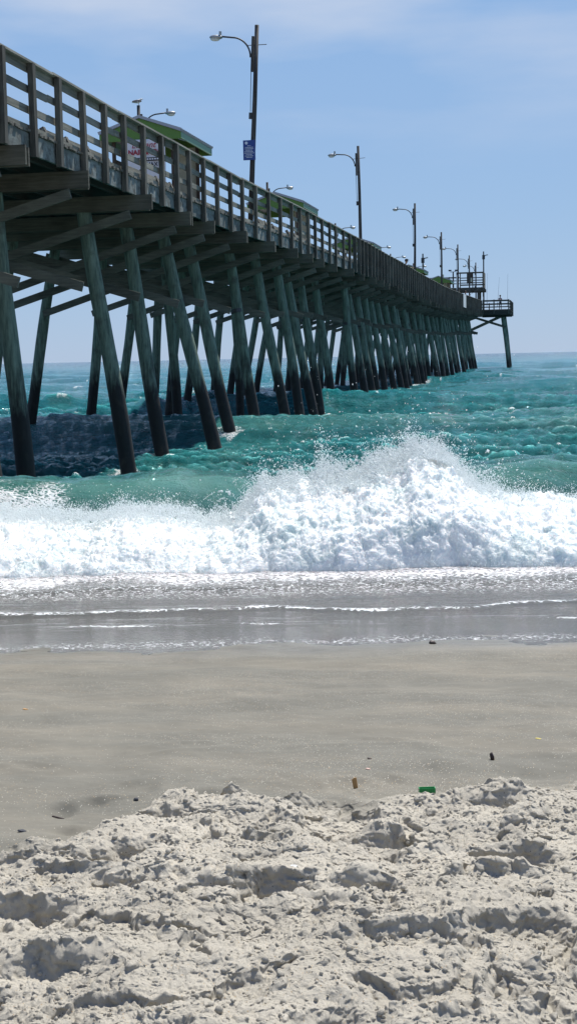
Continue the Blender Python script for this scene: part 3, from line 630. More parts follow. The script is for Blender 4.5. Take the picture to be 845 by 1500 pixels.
# ------------------------------------------------------------------ the pier
def RZ(s): return float(np.interp(s, [-20, 22.7, 30, 41, 48, 60, 68, 75, 86, 93, 114, 133, 150, 168, 182], [7.72, 7.77, 7.71, 7.71, 7.81, 7.86, 7.92, 7.88, 7.90, 7.84, 7.88, 8.14, 8.42, 8.70, 8.78]))
def DZ(s): return RZ(s)-1.22
NX, FX = -9.4, -16.4               # near and far edge of the deck
END = 168.0
ORG = (-12.9, 60, 0)
pier = empty('fishing_pier', ORG); tag(pier, 'long weathered wooden fishing pier on green leaning piles running out over the sea', 'pier')
def part(mb, name, mat, parent=pier, **k):
    return mb.build(name, mat, parent, origin=ORG, **k)
def strip(x0, x1, za, zb, s0=-14, s1=END, step=3.9, jit=.012, gap=.006):
    """a run of boards along the pier; za, zb are offsets from the deck top"""
    m = MB(); s = s0
    while s < s1-.05:
        e = min(s+step, s1); j = random.uniform(-jit, jit); k = random.uniform(-jit, jit)
        m.quadbox([(x0+j, s, DZ(s)+za+k), (x1+j, s, DZ(s)+za+k), (x1+j, e-gap, DZ(e)+za+j), (x0+j, e-gap, DZ(e)+za+j),
                   (x0+j, s, DZ(s)+zb+k), (x1+j, s, DZ(s)+zb+k), (x1+j, e-gap, DZ(e)+zb+j), (x0+j, e-gap, DZ(e)+zb+j)])
        s = e
    return m
# deck of cross boards with ragged ends
m = MB(); s = -14.0
while s < END:
    wd = .14; a, b_ = random.uniform(-.03, .03), random.uniform(-.03, .03); z = DZ(s); t = random.uniform(-.006, .006)
    m.box(FX+a, NX+.02+b_, s, s+wd-.012, z-.045+t, z+t); s += wd
deck = part(m, 'deck', M_deck)
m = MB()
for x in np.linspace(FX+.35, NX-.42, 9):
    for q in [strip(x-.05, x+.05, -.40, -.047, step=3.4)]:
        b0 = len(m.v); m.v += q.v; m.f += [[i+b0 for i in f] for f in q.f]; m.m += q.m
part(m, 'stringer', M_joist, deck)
part(strip(NX-.075, NX-.02, -.41, -.05, step=3.4, jit=.008), 'fascia_board', M_fascia)
part(strip(FX+.02, FX+.075, -.41, -.05, step=3.4, jit=.008), 'fascia_board', M_fascia)
# railings
def railing(x, side, name):
    root = empty(name, (0, 0, 0)); root.parent = pier
    for k, (a, b_) in enumerate([(-.02, .10), (.31, .44), (.68, .81), (1.03, 1.17)]):
        part(strip(x-.045*side-.018, x-.045*side+.018, a, b_, jit=.010), 'rail_board', M_rail, root)
    part(strip(x-.10, x+.10, 1.175, 1.215, jit=.014, gap=.004), 'cap_rail', M_caprail, root)
    posts = []; s = 22.6-1.33*27; meas = [22.6, 24.0, 25.3, 26.7, 28.0, 29.3, 30.7, 32.2, 33.5, 34.7, 36.1, 37.6, 39.2, 40.7, 42.5, 44.5, 46.4, 48.4, 50.1, 51.7, 53.2, 54.8, 56.6, 58.2, 60.3, 62.1]
    while s < 22: posts.append(s); s += 1.33
    posts += meas; s = 63.5
    while s < END: posts.append(s+random.uniform(-.05, .05)); s += 1.28 if s < 140 else 1.5
    vis = [p for p in posts if p > 22][:100]; rest = [p for p in posts if p not in vis]
    def onep(m, p):
        z = DZ(p); wd, dp = (.105, .14) if p < 62.5 else (.17, .10); j = random.uniform(-.012, .012); lo = -.47+random.uniform(-.03, .03)
        m.quadbox([(x, p-dp/2, z+lo), (x+side*wd, p-dp/2, z+lo), (x+side*wd, p+dp/2, z+lo), (x, p+dp/2, z+lo),
                   (x+j, p-dp/2+j, z+1.174), (x+side*wd+j, p-dp/2+j, z+1.174), (x+side*wd+j, p+dp/2+j, z+1.174), (x+j, p+dp/2+j, z+1.174)])
    if side > 0:
        for p in vis: m = MB(); onep(m, p); part(m, 'railing_post', M_post, root)
    else: rest = posts
    m = MB(); [onep(m, p) for p in rest]; o = part(m, 'railing_post', M_post, root); tag(o, kind='stuff')
railing(NX, 1, 'railing'); railing(FX, -1, 'railing')
# bents: cap beams, batter piles, cross braces
def pile(D0, s0, D1, s1, z0, z1, r0=.195, r1=.165, n=14):
    """from (D0 at z=0) to (D1 at z1), carried down to z0"""
    m = MB(); pts_ = []; rs = []; ph = random.uniform(0, 6)
    kx = (D1-D0)/z1; ks = (s1-s0)/z1
    for i in range(15):
        z = z0+(z1-z0)*i/14
        pts_.append((-(D0+kx*z)+.018*math.sin(ph+z*1.1), s0+ks*z+.018*math.cos(ph+z*.9), z)); rs.append((r0+(r1-r0)*i/14)*(1+.03*math.sin(ph*3+z*2.3)))
    return m.tube(pts_, rs, n, wob=.02)
npile = 0; pile_extra = MB()
for i, (s, d0, d1) in enumerate(BENT):
    zc = DZ(s)-.41; zt = zc-.34
    m = MB(); j = random.uniform(-.12, .10); xn = -9.1+j; xf = -16.7+random.uniform(-.2, .2)
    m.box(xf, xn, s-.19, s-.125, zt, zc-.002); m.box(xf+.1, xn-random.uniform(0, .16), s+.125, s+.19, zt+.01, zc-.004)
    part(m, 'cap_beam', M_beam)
    zb = -1.2 if s > 14 else -.8
    m = pile(d0, s+random.uniform(-.1, .1), d1, s, zb, zc-.01); part(m, 'pile', M_pile, smooth=True)
    D0f = 15.6+random.uniform(-.25, .75); m = pile(D0f, s+random.uniform(-.25, .35), 15.0, s, zb, zc-.01, .18, .15); part(m, 'pile', M_pile, smooth=True); npile += 2
    if i % 3 == 1 and s > 42 and npile < 98:
        m = pile(12.9+random.uniform(-.4, .4), s+random.uniform(-.4, .5), 12.9, s, zb, zc-.01, .17, .15); part(m, 'pile', M_pile, smooth=True); npile += 1
    # two crossing planks, one on each face of the bent
    o = .165; zh, zl = zt-.10, zt-1.95
    a = random.uniform(-.12, .12); b_ = random.uniform(-.15, .15)
    m = MB().beam((-9.55+a, s-.24, zh), (-15.42, s-.24, zl+b_+.12), .055, .20); part(m, 'cross_brace', M_brace)
    m = MB().beam((-9.6+b_, s+.24, zl+a), (-15.45, s+.24, zh-.05), .055, .20); part(m, 'cross_brace', M_brace)
# bent bolts that show as dark collars on a few piles
for s, d0, d1 in BENT[8:20:2]:
    D = d0+(d1-d0)*3.9/5.8; m = MB().tube([(-D, s, 3.86), (-D-.02, s, 3.98)], .20, 12); part(m, 'bolt_collar', M_darkmetal)
# white board on the outside of the railing
m = MB().box(NX+.172, NX+.20, 134.6, 138.3, DZ(136)-.1, DZ(136)+1.2); part(m, 'white_panel', M_white)

# pier head: platform that sticks out towards the near side, its rails, piles and braces
hz_ = 7.52
m = MB()
for k in range(80):
    y = END+.02+k*.145
    m.box(-19.2, -5.95+random.uniform(-.03, .03), y, y+.13, hz_-.045, hz_)
hd = part(m, 'head_platform', M_deck)
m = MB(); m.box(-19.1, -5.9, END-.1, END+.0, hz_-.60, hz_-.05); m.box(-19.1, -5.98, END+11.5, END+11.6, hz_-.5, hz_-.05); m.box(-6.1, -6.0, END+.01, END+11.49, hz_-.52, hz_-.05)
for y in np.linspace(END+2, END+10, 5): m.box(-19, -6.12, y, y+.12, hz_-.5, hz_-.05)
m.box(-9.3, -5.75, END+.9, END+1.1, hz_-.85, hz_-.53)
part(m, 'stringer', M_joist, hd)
rr = empty('head_railing', (0, 0, 0)); rr.parent = pier
for a, b_ in ((.30, .42), (.66, .78), (1.0, 1.2)):
    for x0, x1, y0, y1 in ((-9.2, -6.05, END-.05, END), (-6.1, -6.05, END+.01, END+11.5), (-19, -6.05, END+11.45, END+11.5)):
        part(MB().box(x0, x1, y0, y1, hz_+a, hz_+b_), 'rail_board', M_post, rr)
for x, y in [(-9.15, END-.12), (-7.85, END-.12), (-6.1, END-.12), (-6.0, END+3), (-6.0, END+6), (-6.0, END+9), (-6.0, END+11.6), (-9, END+11.6), (-12, END+11.6), (-15, END+11.6)]:
    part(MB().box(x-.07, x+.07, y-.065, y+.065, hz_-.5, hz_+1.24), 'railing_post', M_post, rr)
for (D0, s0, D1, s1) in ((6.15, 170.2, 6.95, 170), (6.2, 174.4, 6.95, 174.2), (6.2, 178.6, 6.95, 178.4), (9.9, 172, 10.6, 172), (9.9, 176, 10.6, 176), (15.5, 172, 15, 172), (15.5, 176, 15, 176)):
    if D0 < 7: part(pile(D0, s0, D1, s1, -1.5, hz_-.5, .2, .18), 'pile', M_pile, smooth=True)
    elif npile < 98: part(pile(D0, s0, D1, s1, -1.5, hz_-.5, .2, .18), 'pile', M_pile, smooth=True); npile += 1
part(MB().beam((-10.4, 169.7, 6.75), (-6.5, 169.7, 5.45), .08, .28), 'cross_brace', M_brace)
part(MB().beam((-10.7, 169.4, 5.2), (-6.9, 169.4, 6.85), .08, .34), 'cross_brace', M_brace)

# ------------------------------------------------------------------ raised lookout on the pier head
look = empty('lookout_deck', (-12.5, 170, hz_)); tag(look, 'raised timber lookout platform on posts above the far end of the pier', 'lookout')
OL = (-12.5, 170, hz_)
def lp(m, n, mt, par=look, **k): return m.build(n, mt, par, origin=OL, **k)
lf = 10.25
m = MB(); m.box(-16.2, -9.2, 168.6, 172.6, lf, lf+.06)
for y in (168.62, 170.4, 172.4): m.box(-16.2, -9.0, y, y+.12, lf-.42, lf-.01)
m.box(-11.9, -9.0, 168.44, 168.56, lf+.28, lf+.44)
lp(m, 'platform', M_post)
for x in (-15.8, -12.2, -9.75):
    for y in (168.9, 172.2): lp(MB().box(x-.14, x+.14, y-.14, y+.14, hz_, lf-.43), 'post', M_post)
for z0, z1 in ((.55, .66), (.85, .96), (1.15, 1.26), (1.72, 1.9)):
    hi = z1 > 1.5
    lp(MB().box(-11.95 if not hi else -12.1, -9.1, 168.42, 168.48, lf+z0, lf+z1), 'rail_board', M_post)
for z0, z1 in ((.5, .6), (.85, .95), (1.2, 1.36)):
    lp(MB().box(-16.3, -12.0, 168.5, 168.56, lf+z0, lf+z1), 'rail_board', M_post)
for x in (-16.25, -15.2, -14.1, -13.2, -11.9, -10.4, -9.15): lp(MB().box(x-.06, x+.06, 168.34, 168.42, lf-.3, lf+(1.9 if x > -12.05 else 1.38)), 'railing_post', M_post)
lp(MB().box(-9.25, -9.1, 168.5, 172.5, lf-.3, lf+1.9), 'side_panel', M_post)
lp(MB().box(-11.1, -10.35, 168.26, 168.32, lf+.5, lf+1.85), 'dark_board', M_brown)
lp(MB().box(-10.65, -10.45, 168.22, 168.25, lf+.7, lf+1.2), 'pale_notice', M_cream)
lp(MB().box(-12.35, -12.13, 168.1, 168.3, DZ(167)-.1, lf+1.9), 'white_post', M_white)
lp(MB().box(-14.15, -13.85, 168.2, 168.3, lf+.3, lf+1.7), 'white_post', M_cream)
st = MB()
for k in range(12): st.box(-13.0, -12.0, 164.8+k*.28, 165.08+k*.28, DZ(165)+.22*(k+1)-.05, DZ(165)+.22*(k+1))
st.beam((-12.0, 164.8, DZ(165)+.1), (-12.0, 168.3, lf), .06, .28); st.beam((-13.0, 164.8, DZ(165)+.1), (-13.0, 168.3, lf), .06, .28); lp(st, 'stairs', M_post)
# blue oval sign on the lookout rail
bs = MB(); n = 28
ring = [(-14.85+.60*math.cos(2*math.pi*i/n), 168.16, 11.32+.34*math.sin(2*math.pi*i/n)) for i in range(n)]
bs.v = [Vector(p) for p in ring]+[Vector((p[0], p[1]+.05, p[2])) for p in ring]
bs.f = [list(range(n)), list(range(n, 2*n))[::-1]]+[[i, (i+1) % n, n+(i+1) % n, n+i] for i in range(n)]; bs.m = [0]*len(bs.f)
osn = empty('oval_sign', (-14.85, 168.16, 11.32)); tag(osn, 'blue oval sign with pale marks on the rail of the far lookout platform', 'sign')
bs.build('sign_board', M_blue, osn, origin=(-14.85, 168.16, 11.32))
mm2 = MB(); [mm2.box(x, x+.11, 168.13, 168.155, 11.22, 11.42) for x in (-15.16, -14.97, -14.78, -14.59)]; mm2.box(-15.1, -14.52, 168.13, 168.155, 11.30, 11.345); mm2.build('sign_marks', M_signwhite, osn, origin=(-14.85, 168.16, 11.32))

# ------------------------------------------------------------------ lamp posts
def make_lamp():
    r = empty('lamp_post'); B = lambda m, n, mt, p=r, **k: m.build(n, mt, p, **k)
    B(MB().tube([(0, 0, 0), (0, 0, 2), (.01, 0, 4), (0, 0, 6.35)], [.088, .084, .074, .066], 12, wob=.02), 'pole', M_lamppole, smooth=True)
    B(MB().box(-.15, -.075, -.05, .05, 4.9, 6.0), 'mounting_board', M_lamppole)
    a = []
    for t in np.linspace(0, 1, 12):
        th = t*math.pi/2; a.append((-.18-.62*(1-math.cos(th)), 0, 5.35+.62*math.sin(th)))
    a.append((-1.15, 0, 6.0)); B(MB().tube(a, .028, 8), 'arm', M_darkmetal, smooth=True)
    h = MB(); h.blob((-1.33, 0, 5.98), (.23, .12, .075), 2); hh = B(h, 'lamp_head', M_steel, smooth=True)
    B(MB().blob((-1.36, 0, 5.915), (.16, .09, .06), 2), 'lens', M_lens, hh, smooth=True)
    B(MB().tube([(-1.2, 0, 6.03), (-1.2, 0, 6.16)], .045, 8), 'photocell', M_steel, hh)
    B(MB().tube([(-.14, 0, 4.9), (-.13, 0, 4.1), (-.12, 0, 3.65)], .012, 6), 'conduit', M_darkmetal)
    B(MB().box(-.16, -.07, -.045, .045, 3.42, 3.62), 'junction_box', M_darkmetal)
    B(MB().tube([(-.3, 0, 5.72), (.34, 0, 5.75)], .012, 6), 'through_bolt', M_darkmetal)
    return r
lamp0 = make_lamp(); first = True
LG = 'lamp posts along the pier'
LAMPS = [(-9.9, 44.2, 0, .058, 0, 12.96, 'tall wooden lamp post carrying the small blue notice'),
 (-9.92, 69.8, 0, -.012, 0, 12.86, 'second tall lamp post on the near rail, next beyond the one with the blue notice'),
 (-9.9, 95.8, 0, .01, 0, 12.72, 'third tall lamp post, right beside the person in a dark cap'),
 (-9.87, 117.6, 0, .0, 0, 12.6, 'fourth tall lamp post on the near rail, in front of the green roofed shelters'),
 (-9.87, 136.6, 0, .0, 0, 13.0, 'fifth tall lamp post, beside the slim white post of the lookout'),
 (-9.82, 153.1, 0, .0, 0, 13.07, 'sixth tall lamp post, in front of the dark board on the lookout'),
 (-9.88, 166.0, 0, .0, 0, 13.1, 'seventh and farthest near side lamp post, at the right of the lookout rails'),
 (-16.75, 54.6, 1, .0, 0, 12.62, 'lamp post on the far side with the gull standing on top'),
 (-16.75, 79.5, 1, 0, 0, 12.52, 'far side lamp post behind the second green roofed shelter'),
 (-16.75, 104.2, 1, 0, 0, 12.4, 'far side lamp post just left of the second tall near side pole'),
 (-16.75, 126.5, 1, 0, 0, 12.56, 'far side lamp post whose lamp shows just right of the second tall near pole'),
 (-16.75, 138.8, 1, 0, 0, 12.5, 'far side lamp post just left of the person in a dark cap'),
 (-16.75, 160.5, 1, 0, 0, 12.9, 'farthest far side lamp post, just behind the third tall near pole')]
for x, s, flip, tilt, ty, zt, lab in LAMPS:
    o = lamp0 if first else copy_tree(lamp0); first = False
    o.location = (x, s, zt-6.35); o.rotation_euler = (ty, tilt, math.pi if flip else 0); tag(o, lab, 'lamp post', LG)
# flood light masts
def mast(name, x, y, z0, z1, lab, twin=True):
    r = empty(name, (x, y, z0)); tag(r, lab, 'floodlight')
    O = (x, y, z0)
    MB().tube([(x, y, z0), (x, y, z1)], [.10, .075], 10).build('pole', M_lamppole, r, origin=O)
    if twin:
        MB().beam((x-.35, y, z1-.05), (x+.35, y, z1+.0), .06, .06).build('crossarm', M_darkmetal, r, origin=O)
        for k in (-.38, .38): MB().beam((x+k-.12, y-.1, z1+.06+abs(k)*.2), (x+k+.14, y-.25, z1+.12), .2, .18).build('floodlight_head', M_darkmetal, r, origin=O)
    else:
        MB().box(x-.16, x+.18, y-.25, y-.05, z1-1.0, z1-.45).build('equipment_box', M_darkmetal, r, origin=O)
        MB().beam((x, y, z1-.55), (x+.55, y, z1-.42), .07, .12).build('floodlight_head', M_steel, r, origin=O)
    return r
mast('floodlight_mast', -14.6, 150, DZ(150), 13.2, 'short dark mast with a boxy light rising behind the fourth green roof', False)
mast('floodlight_mast', -12.73, 168.2, lf+.06, 12.25, 'twin headed floodlight standing on the middle of the lookout platform', True)
fm = mast('floodlight_mast', -9.58, 177.5, hz_, 15.2, 'tallest thin mast at the far pier head, rising right of the lookout', False)
MB().beam((-9.62, 177.3, hz_+2.0), (-9.58, 177.3, 12.4), .16, .16, up=(0, 1, 0)).build('pole_sleeve', M_lamppole, fm, origin=(-9.58, 177.5, hz_))

# blue notice on the first lamp post
def text_mesh(body, size, loc, mat, name, parent, org, shear=0, bold=0, rotx=math.pi/2):
    c = bpy.data.curves.new('tmp', 'FONT'); c.body = body; c.size = size; c.align_x = 'CENTER'; c.align_y = 'CENTER'; c.shear = shear; c.offset = bold; c.extrude = .003
    o = bpy.data.objects.new('tmp', c); COL.objects.link(o); bpy.context.view_layer.update()
    me = bpy.data.meshes.new_from_object(o.evaluated_get(bpy.context.evaluated_depsgraph_get())); bpy.data.objects.remove(o)
    me.materials.clear(); me.materials.append(mat)
    me.transform(Matrix.Translation(Vector(loc)-Vector(org)) @ Matrix.Rotation(rotx, 4, 'X'))
    q = bpy.data.objects.new(name, me); COL.objects.link(q); q.parent = parent; return q
so_ = (-9.84, 44.02, 9.02)
sg = empty('pier_notice', so_); tag(sg, 'small blue notice with round emblem and white lines on the first tall lamp post', 'sign')
m = MB().box(-10.04, -9.64, 44.02, 44.035, 8.71, 9.34); m.build('notice_board', M_blue, sg, origin=so_, bevel=.004)
m = MB()
for k, (z, wd) in enumerate(((9.16, .10), (9.11, .26), (9.065, .28), (9.02, .24), (8.975, .30), (8.93, .32), (8.885, .22), (8.84, .27), (8.795, .2))):
    x = -9.84-wd/2
    while x < -9.84+wd/2-.01:
        l_ = random.uniform(.02, .05); m.box(x, min(x+l_, -9.84+wd/2), 44.008, 44.017, z-.009, z+.011); x += l_+.012
m.build('notice_lines', M_signwhite, sg, origin=so_)
m = MB(); m.tube([(-9.93, 44.019, 9.25), (-9.93, 44.010, 9.25)], .048, 16); m.build('emblem', M_signwhite, sg, origin=so_)

# ------------------------------------------------------------------ shelters
def make_shelter():
    r = empty('pier_shelter'); B = lambda m, n, mt, p=r, **k: m.build(n, mt, p, **k)
    # local: x across (0 = ridge), y 0..3.9 along the pier, z from deck.  eave 2.88, ridge 3.32
    ez, rz_, hw, Lg = 2.88, 3.34, 1.32, 3.9
    for sd_ in (-1, 1):
        m = MB(); x1 = sd_*hw
        m.quadbox([(0, -.05, rz_), (x1, -.05, ez), (x1, Lg, ez), (0, Lg, rz_), (0, -.05, rz_+.07), (x1*1.03, -.05, ez+.06), (x1*1.03, Lg, ez+.06), (0, Lg, rz_+.07)])
        for y in np.linspace(.05, Lg-.05, 16): m.beam((0, y, rz_+.075), (x1*1.03, y, ez+.065), .03, .035)
        rf = B(m, 'roof_panel', M_roof)
        B(MB().box(min(x1, x1-sd_*.05), max(x1, x1-sd_*.05), .0, Lg-.05, ez-.20, ez-.01), 'eave_fascia', M_palegreen)
        m = MB(); m.quadbox([(0, -.10, rz_-.0), (x1, -.10, ez-.0), (x1, -.055, ez-.0), (0, -.055, rz_-.0), (0, -.10, rz_+.09), (x1*1.03, -.10, ez+.09), (x1*1.03, -.055, ez+.09), (0, -.055, rz_+.09)]); B(m, 'barge_board', M_roof)
    for y in (-.04, Lg-.12):
        m = MB(); b = 0; pr = [(-hw, ez-.22), (hw, ez-.22), (hw, ez-.01), (0, rz_-.01), (-hw, ez-.01)]
        m.v = [Vector((x, y, z)) for x, z in pr]+[Vector((x, y+.06, z)) for x, z in pr]
        m.f = [[0, 1, 2, 3, 4], [9, 8, 7, 6, 5]]+[[i, (i+1) % 5, 5+(i+1) % 5, 5+i] for i in range(5)]; m.m = [0]*7; B(m, 'gable', M_green)
    for x in (-1.0, .92):
        for y in (.2, 3.2): B(MB().box(x, x+.1, y, y+.1, 0, ez), 'post', M_brown)
    B(MB().box(-.98, 1.0, .31, .34, 0, 1.0), 'wall', M_brown)
    B(MB().box(-1.02, -.99, .32, 3.2, 0, 2.2), 'wall', M_brown)
    B(MB().box(.25, 1.0, 3.31, 3.36, 0, ez), 'end_panel', M_cream)
    B(MB().box(-.9, .8, 1.4, 1.8, .42, .47), 'bench_board', M_rail)
    return r
sh0 = make_shelter(); SG = 'green gabled shelters on the pier'
for k, (x, s, lab) in enumerate([(-12.86, 42.0, 'nearest green gabled shelter with the white banner on its front'), (-12.86, 62.7, 'second green gabled shelter, right of the blue notice, with blue lettering showing'),
        (-12.86, 86.8, 'third green gabled shelter, mostly hidden below the top rail by the second tall pole'), (-12.86, 119.5, 'fourth green gabled shelter, right of the person in a dark cap'),
        (-12.6, 146.0, 'farthest green gabled shelter, low in front of the lookout platform')]):
    o = sh0 if k == 0 else copy_tree(sh0); o.location = (x, s, DZ(s+1)-(0, .17, .2, .05, 0)[k]); tag(o, lab, 'shelter', SG)
    if k == 1: o['label'] = 'second green gabled shelter, under the far side lamp right of the blue notice'
# banner on the first shelter
bo_ = (-12.93, 41.93, 7.4); bn = empty('hanging_banner', bo_); tag(bn, 'white vinyl banner with dark red lettering hung on the nearest green shelter', 'banner')
nx_, nz_ = 20, 20; m = MB()
for i in range(nz_+1):
    for j in range(nx_+1):
        m.v.append(Vector((-13.32+1.28*j/nx_, 41.93+.012*math.sin(j*.9)+.010*math.sin(i*.7+j*.3), 7.30+1.90*i/nz_)))
for i in range(nz_):
    for j in range(nx_): a = i*(nx_+1)+j; m.f.append([a, a+1, a+nx_+2, a+nx_+1]); m.m.append(0)
bc = m.build('banner_cloth', M_bannerw, bn, origin=bo_, smooth=True); sm = bc.modifiers.new('s', 'SOLIDIFY'); sm.thickness = .004
text_mesh('Elegant', .27, (-12.74, 41.895, 9.02), M_red, 'banner_lettering', bn, bo_, shear=.35)
text_mesh('NAIL & SPA', .215, (-12.70, 41.895, 8.80), M_red, 'banner_lettering', bn, bo_, bold=.007)
MB().box(-13.0, -12.1, 41.892, 41.90, 8.53, 8.64).build('black_band', M_black, bn, origin=bo_)
m = MB(); x = -12.95
while x < -12.15: m.box(x, x+.05, 41.884, 41.890, 8.565, 8.61); x += .08
m.build('band_lettering', M_bannerw, bn, origin=bo_)
text_mesh('WAX', .18, (-12.50, 41.895, 8.42), M_black, 'banner_lettering', bn, bo_, bold=.004)

# ------------------------------------------------------------------ benches
def make_bench():
    r = empty('pier_bench'); B = lambda m, n, mt, p=r, **k: m.build(n, mt, p, **k)
    Lb = 4.4
    for y in (.1, 1.5, 2.9, 4.3):
        B(MB().beam((.35, y, 0), (-.10, y, .95), .10, .14, up=(0, 1, 0)), 'back_support', M_post)
        B(MB().box(.05, .55, y-.045, y+.045, .33, .42), 'seat_bearer', M_post)
        B(MB().box(.45, .55, y-.045, y+.045, 0, .33), 'leg', M_post)
    for x in (.10, .26, .42): B(MB().box(x, x+.14, 0, Lb, .422, .462), 'seat_board', M_rail)
    for z in (.62, .84): B(MB().beam((.17-(z-.35)*.47, 0, z), (.17-(z-.35)*.47, Lb, z), .04, .16), 'back_board', M_rail)
    return r
b0 = make_bench()
BN = [(28.9, 'weathered slatted bench nearest the shore, behind the first open railing bays'), (34.6, 'weathered bench in front of the banner on the nearest shelter'), (50.4, 'weathered bench just left of the second shelter, behind the railing'),
      (56.2, 'weathered bench in front of the second green shelter'), (72.0, 'weathered bench behind the railing where the posts become wider')]
for k, (s, lab) in enumerate(BN):
    o = b0 if k == 0 else copy_tree(b0); o.location = (-11.0, s, DZ(s)); tag(o, lab, 'bench', 'slatted benches on the pier deck')

# ------------------------------------------------------------------ people
def person(loc, rz, label, shirt, pants, cap=None, hair=(.03, .02, .015), lean=.35, arms='rail', rodhand=False):
    J = {}; r_ = {}
    def P(n, co, r, par=None): J[n] = (Vector(co), r, par)
    ly = lean
    P('pelvis', (0, 0, .95), (.15, .11)); P('waist', (0, ly*.12, 1.10), (.135, .10), 'pelvis'); P('chest', (0, ly*.40, 1.33), (.165, .115), 'waist'); P('neckb', (0, ly*.55, 1.48), (.075, .07), 'chest'); P('neck', (0, ly*.64, 1.55), (.055, .055), 'neckb')
    P('head', (0, ly*.72, 1.64), (.085, .095), 'neck'); P('crown', (0, ly*.74, 1.735), (.07, .08), 'head')
    for s_ in (-1, 1):
        n = 'L' if s_ < 0 else 'R'
        P('hip'+n, (.09*s_, 0, .90), (.085, .09), 'pelvis'); P('knee'+n, (.10*s_, .04, .50), (.058, .06), 'hip'+n); P('ank'+n, (.11*s_, -.02, .09), (.038, .042), 'knee'+n); P('toe'+n, (.13*s_, .16, .035), (.04, .03), 'ank'+n)
        P('sh'+n, (.19*s_, ly*.48, 1.42), (.055, .055), 'chest'); P('el'+n, (.24*s_, ly*.62+.10, 1.17), (.040, .040), 'sh'+n)
        P('wr'+n, (.16*s_, ly*.62+.34, 1.24), (.027, .025), 'el'+n); P('palm'+n, (.15*s_, ly*.62+.41, 1.25), (.034, .018), 'wr'+n)
        for fi in range(4):
            fx = .15*s_+(fi-1.5)*.02; ln = (.055, .065, .06, .045)[fi]
            P('f%d%s' % (fi, n), (fx, ly*.62+.46, 1.255), (.010, .010), 'palm'+n); P('g%d%s' % (fi, n), (fx, ly*.62+.46+ln*.7, 1.235), (.008, .008), 'f%d%s' % (fi, n))
        P('th'+n, (.15*s_-.045*s_, ly*.62+.42, 1.24), (.011, .011), 'palm'+n); P('ti'+n, (.15*s_-.055*s_, ly*.62+.455, 1.225), (.009, .009), 'th'+n)
    names = list(J); me = bpy.data.meshes.new('body')
    me.from_pydata([tuple(J[n][0]) for n in names], [(names.index(J[n][2]), i) for i, n in enumerate(names) if J[n][2]], [])
    o = bpy.data.objects.new('tmpbody', me); COL.objects.link(o)
    md = o.modifiers.new('skin', 'SKIN')
    for i, n in enumerate(names): me.skin_vertices[0].data[i].radius = J[n][1]; me.skin_vertices[0].data[i].use_root = (n == 'pelvis')
    sb_ = o.modifiers.new('sub', 'SUBSURF'); sb_.levels = 1; sb_.render_levels = 1
    bpy.context.view_layer.update()
    m2 = bpy.data.meshes.new_from_object(o.evaluated_get(bpy.context.evaluated_depsgraph_get())); bpy.data.objects.remove(o)
    ms = [M_skin, simple('shirt_cloth', shirt, .9), simple('trouser_cloth', pants, .9), simple('shoe_leather', (.05, .04, .04), .7)]
    m2.materials.clear(); [m2.materials.append(q) for q in ms]
    for p_ in m2.polygons:
        c = p_.center; k = 0
        if c.z < .10: k = 3
        elif c.z < 1.0 and c.y < ly*.62+.2: k = 2
        elif c.z < 1.50 and c.y < ly*.62+.14: k = 1
        p_.material_index = k; p_.use_smooth = True
    root = empty('person', loc, rz); tag(root, label, 'person')
    b = bpy.data.objects.new('body', m2); COL.objects.link(b); b.parent = root
    hc = Vector((0, ly*.73, 1.70))
    f = MB(); f.blob(hc+Vector((0, .105, -.035)), (.014, .022, .02), 1); f.build('nose', M_skin, b, smooth=True)
    for s_ in (-1, 1):
        MB().blob(hc+Vector((.034*s_, .092, .0)), .011, 1).build('eye', M_black, b); MB().blob(hc+Vector((.09*s_, 0, -.03)), (.012, .022, .032), 1).build('ear', M_skin, b, smooth=True)
    MB().blob(hc+Vector((0, .09, -.075)), (.026, .01, .007), 1).build('mouth', M_red, b)
    if cap:
        m = MB(); m.blob(hc+Vector((0, -.005, .055)), (.105, .118, .078), 2); m.blob(hc+Vector((0, .13, .04)), (.075, .08, .012), 2); m.build('cap', simple('cap_cloth', cap, .8), root, smooth=True)
    m = MB(); m.blob(hc+Vector((0, -.03, .02)), (.098, .10, .10), 2, jit=.04); m.build('hair', simple('hair', hair, .7), root, smooth=True)
    return root
person((-9.98, 88.7, DZ(88.7)+.002), -math.pi/2, 'person in a dark cap and pale shirt leaning on the near top rail', (.62, .62, .64), (.06, .07, .12), cap=(.012, .012, .018), lean=.42)
person((-9.98, 146.4, DZ(146.4)+.002), -math.pi/2-.3, 'person in dark clothes fishing from the near rail below the lookout', (.03, .03, .035), (.04, .04, .05), lean=.3)
person((-7.15, 169.3, hz_+.002), math.pi-.2, 'person in a grey shirt standing at the rail of the far pier head', (.28, .28, .32), (.05, .05, .07), cap=(.02, .02, .02), lean=.1)
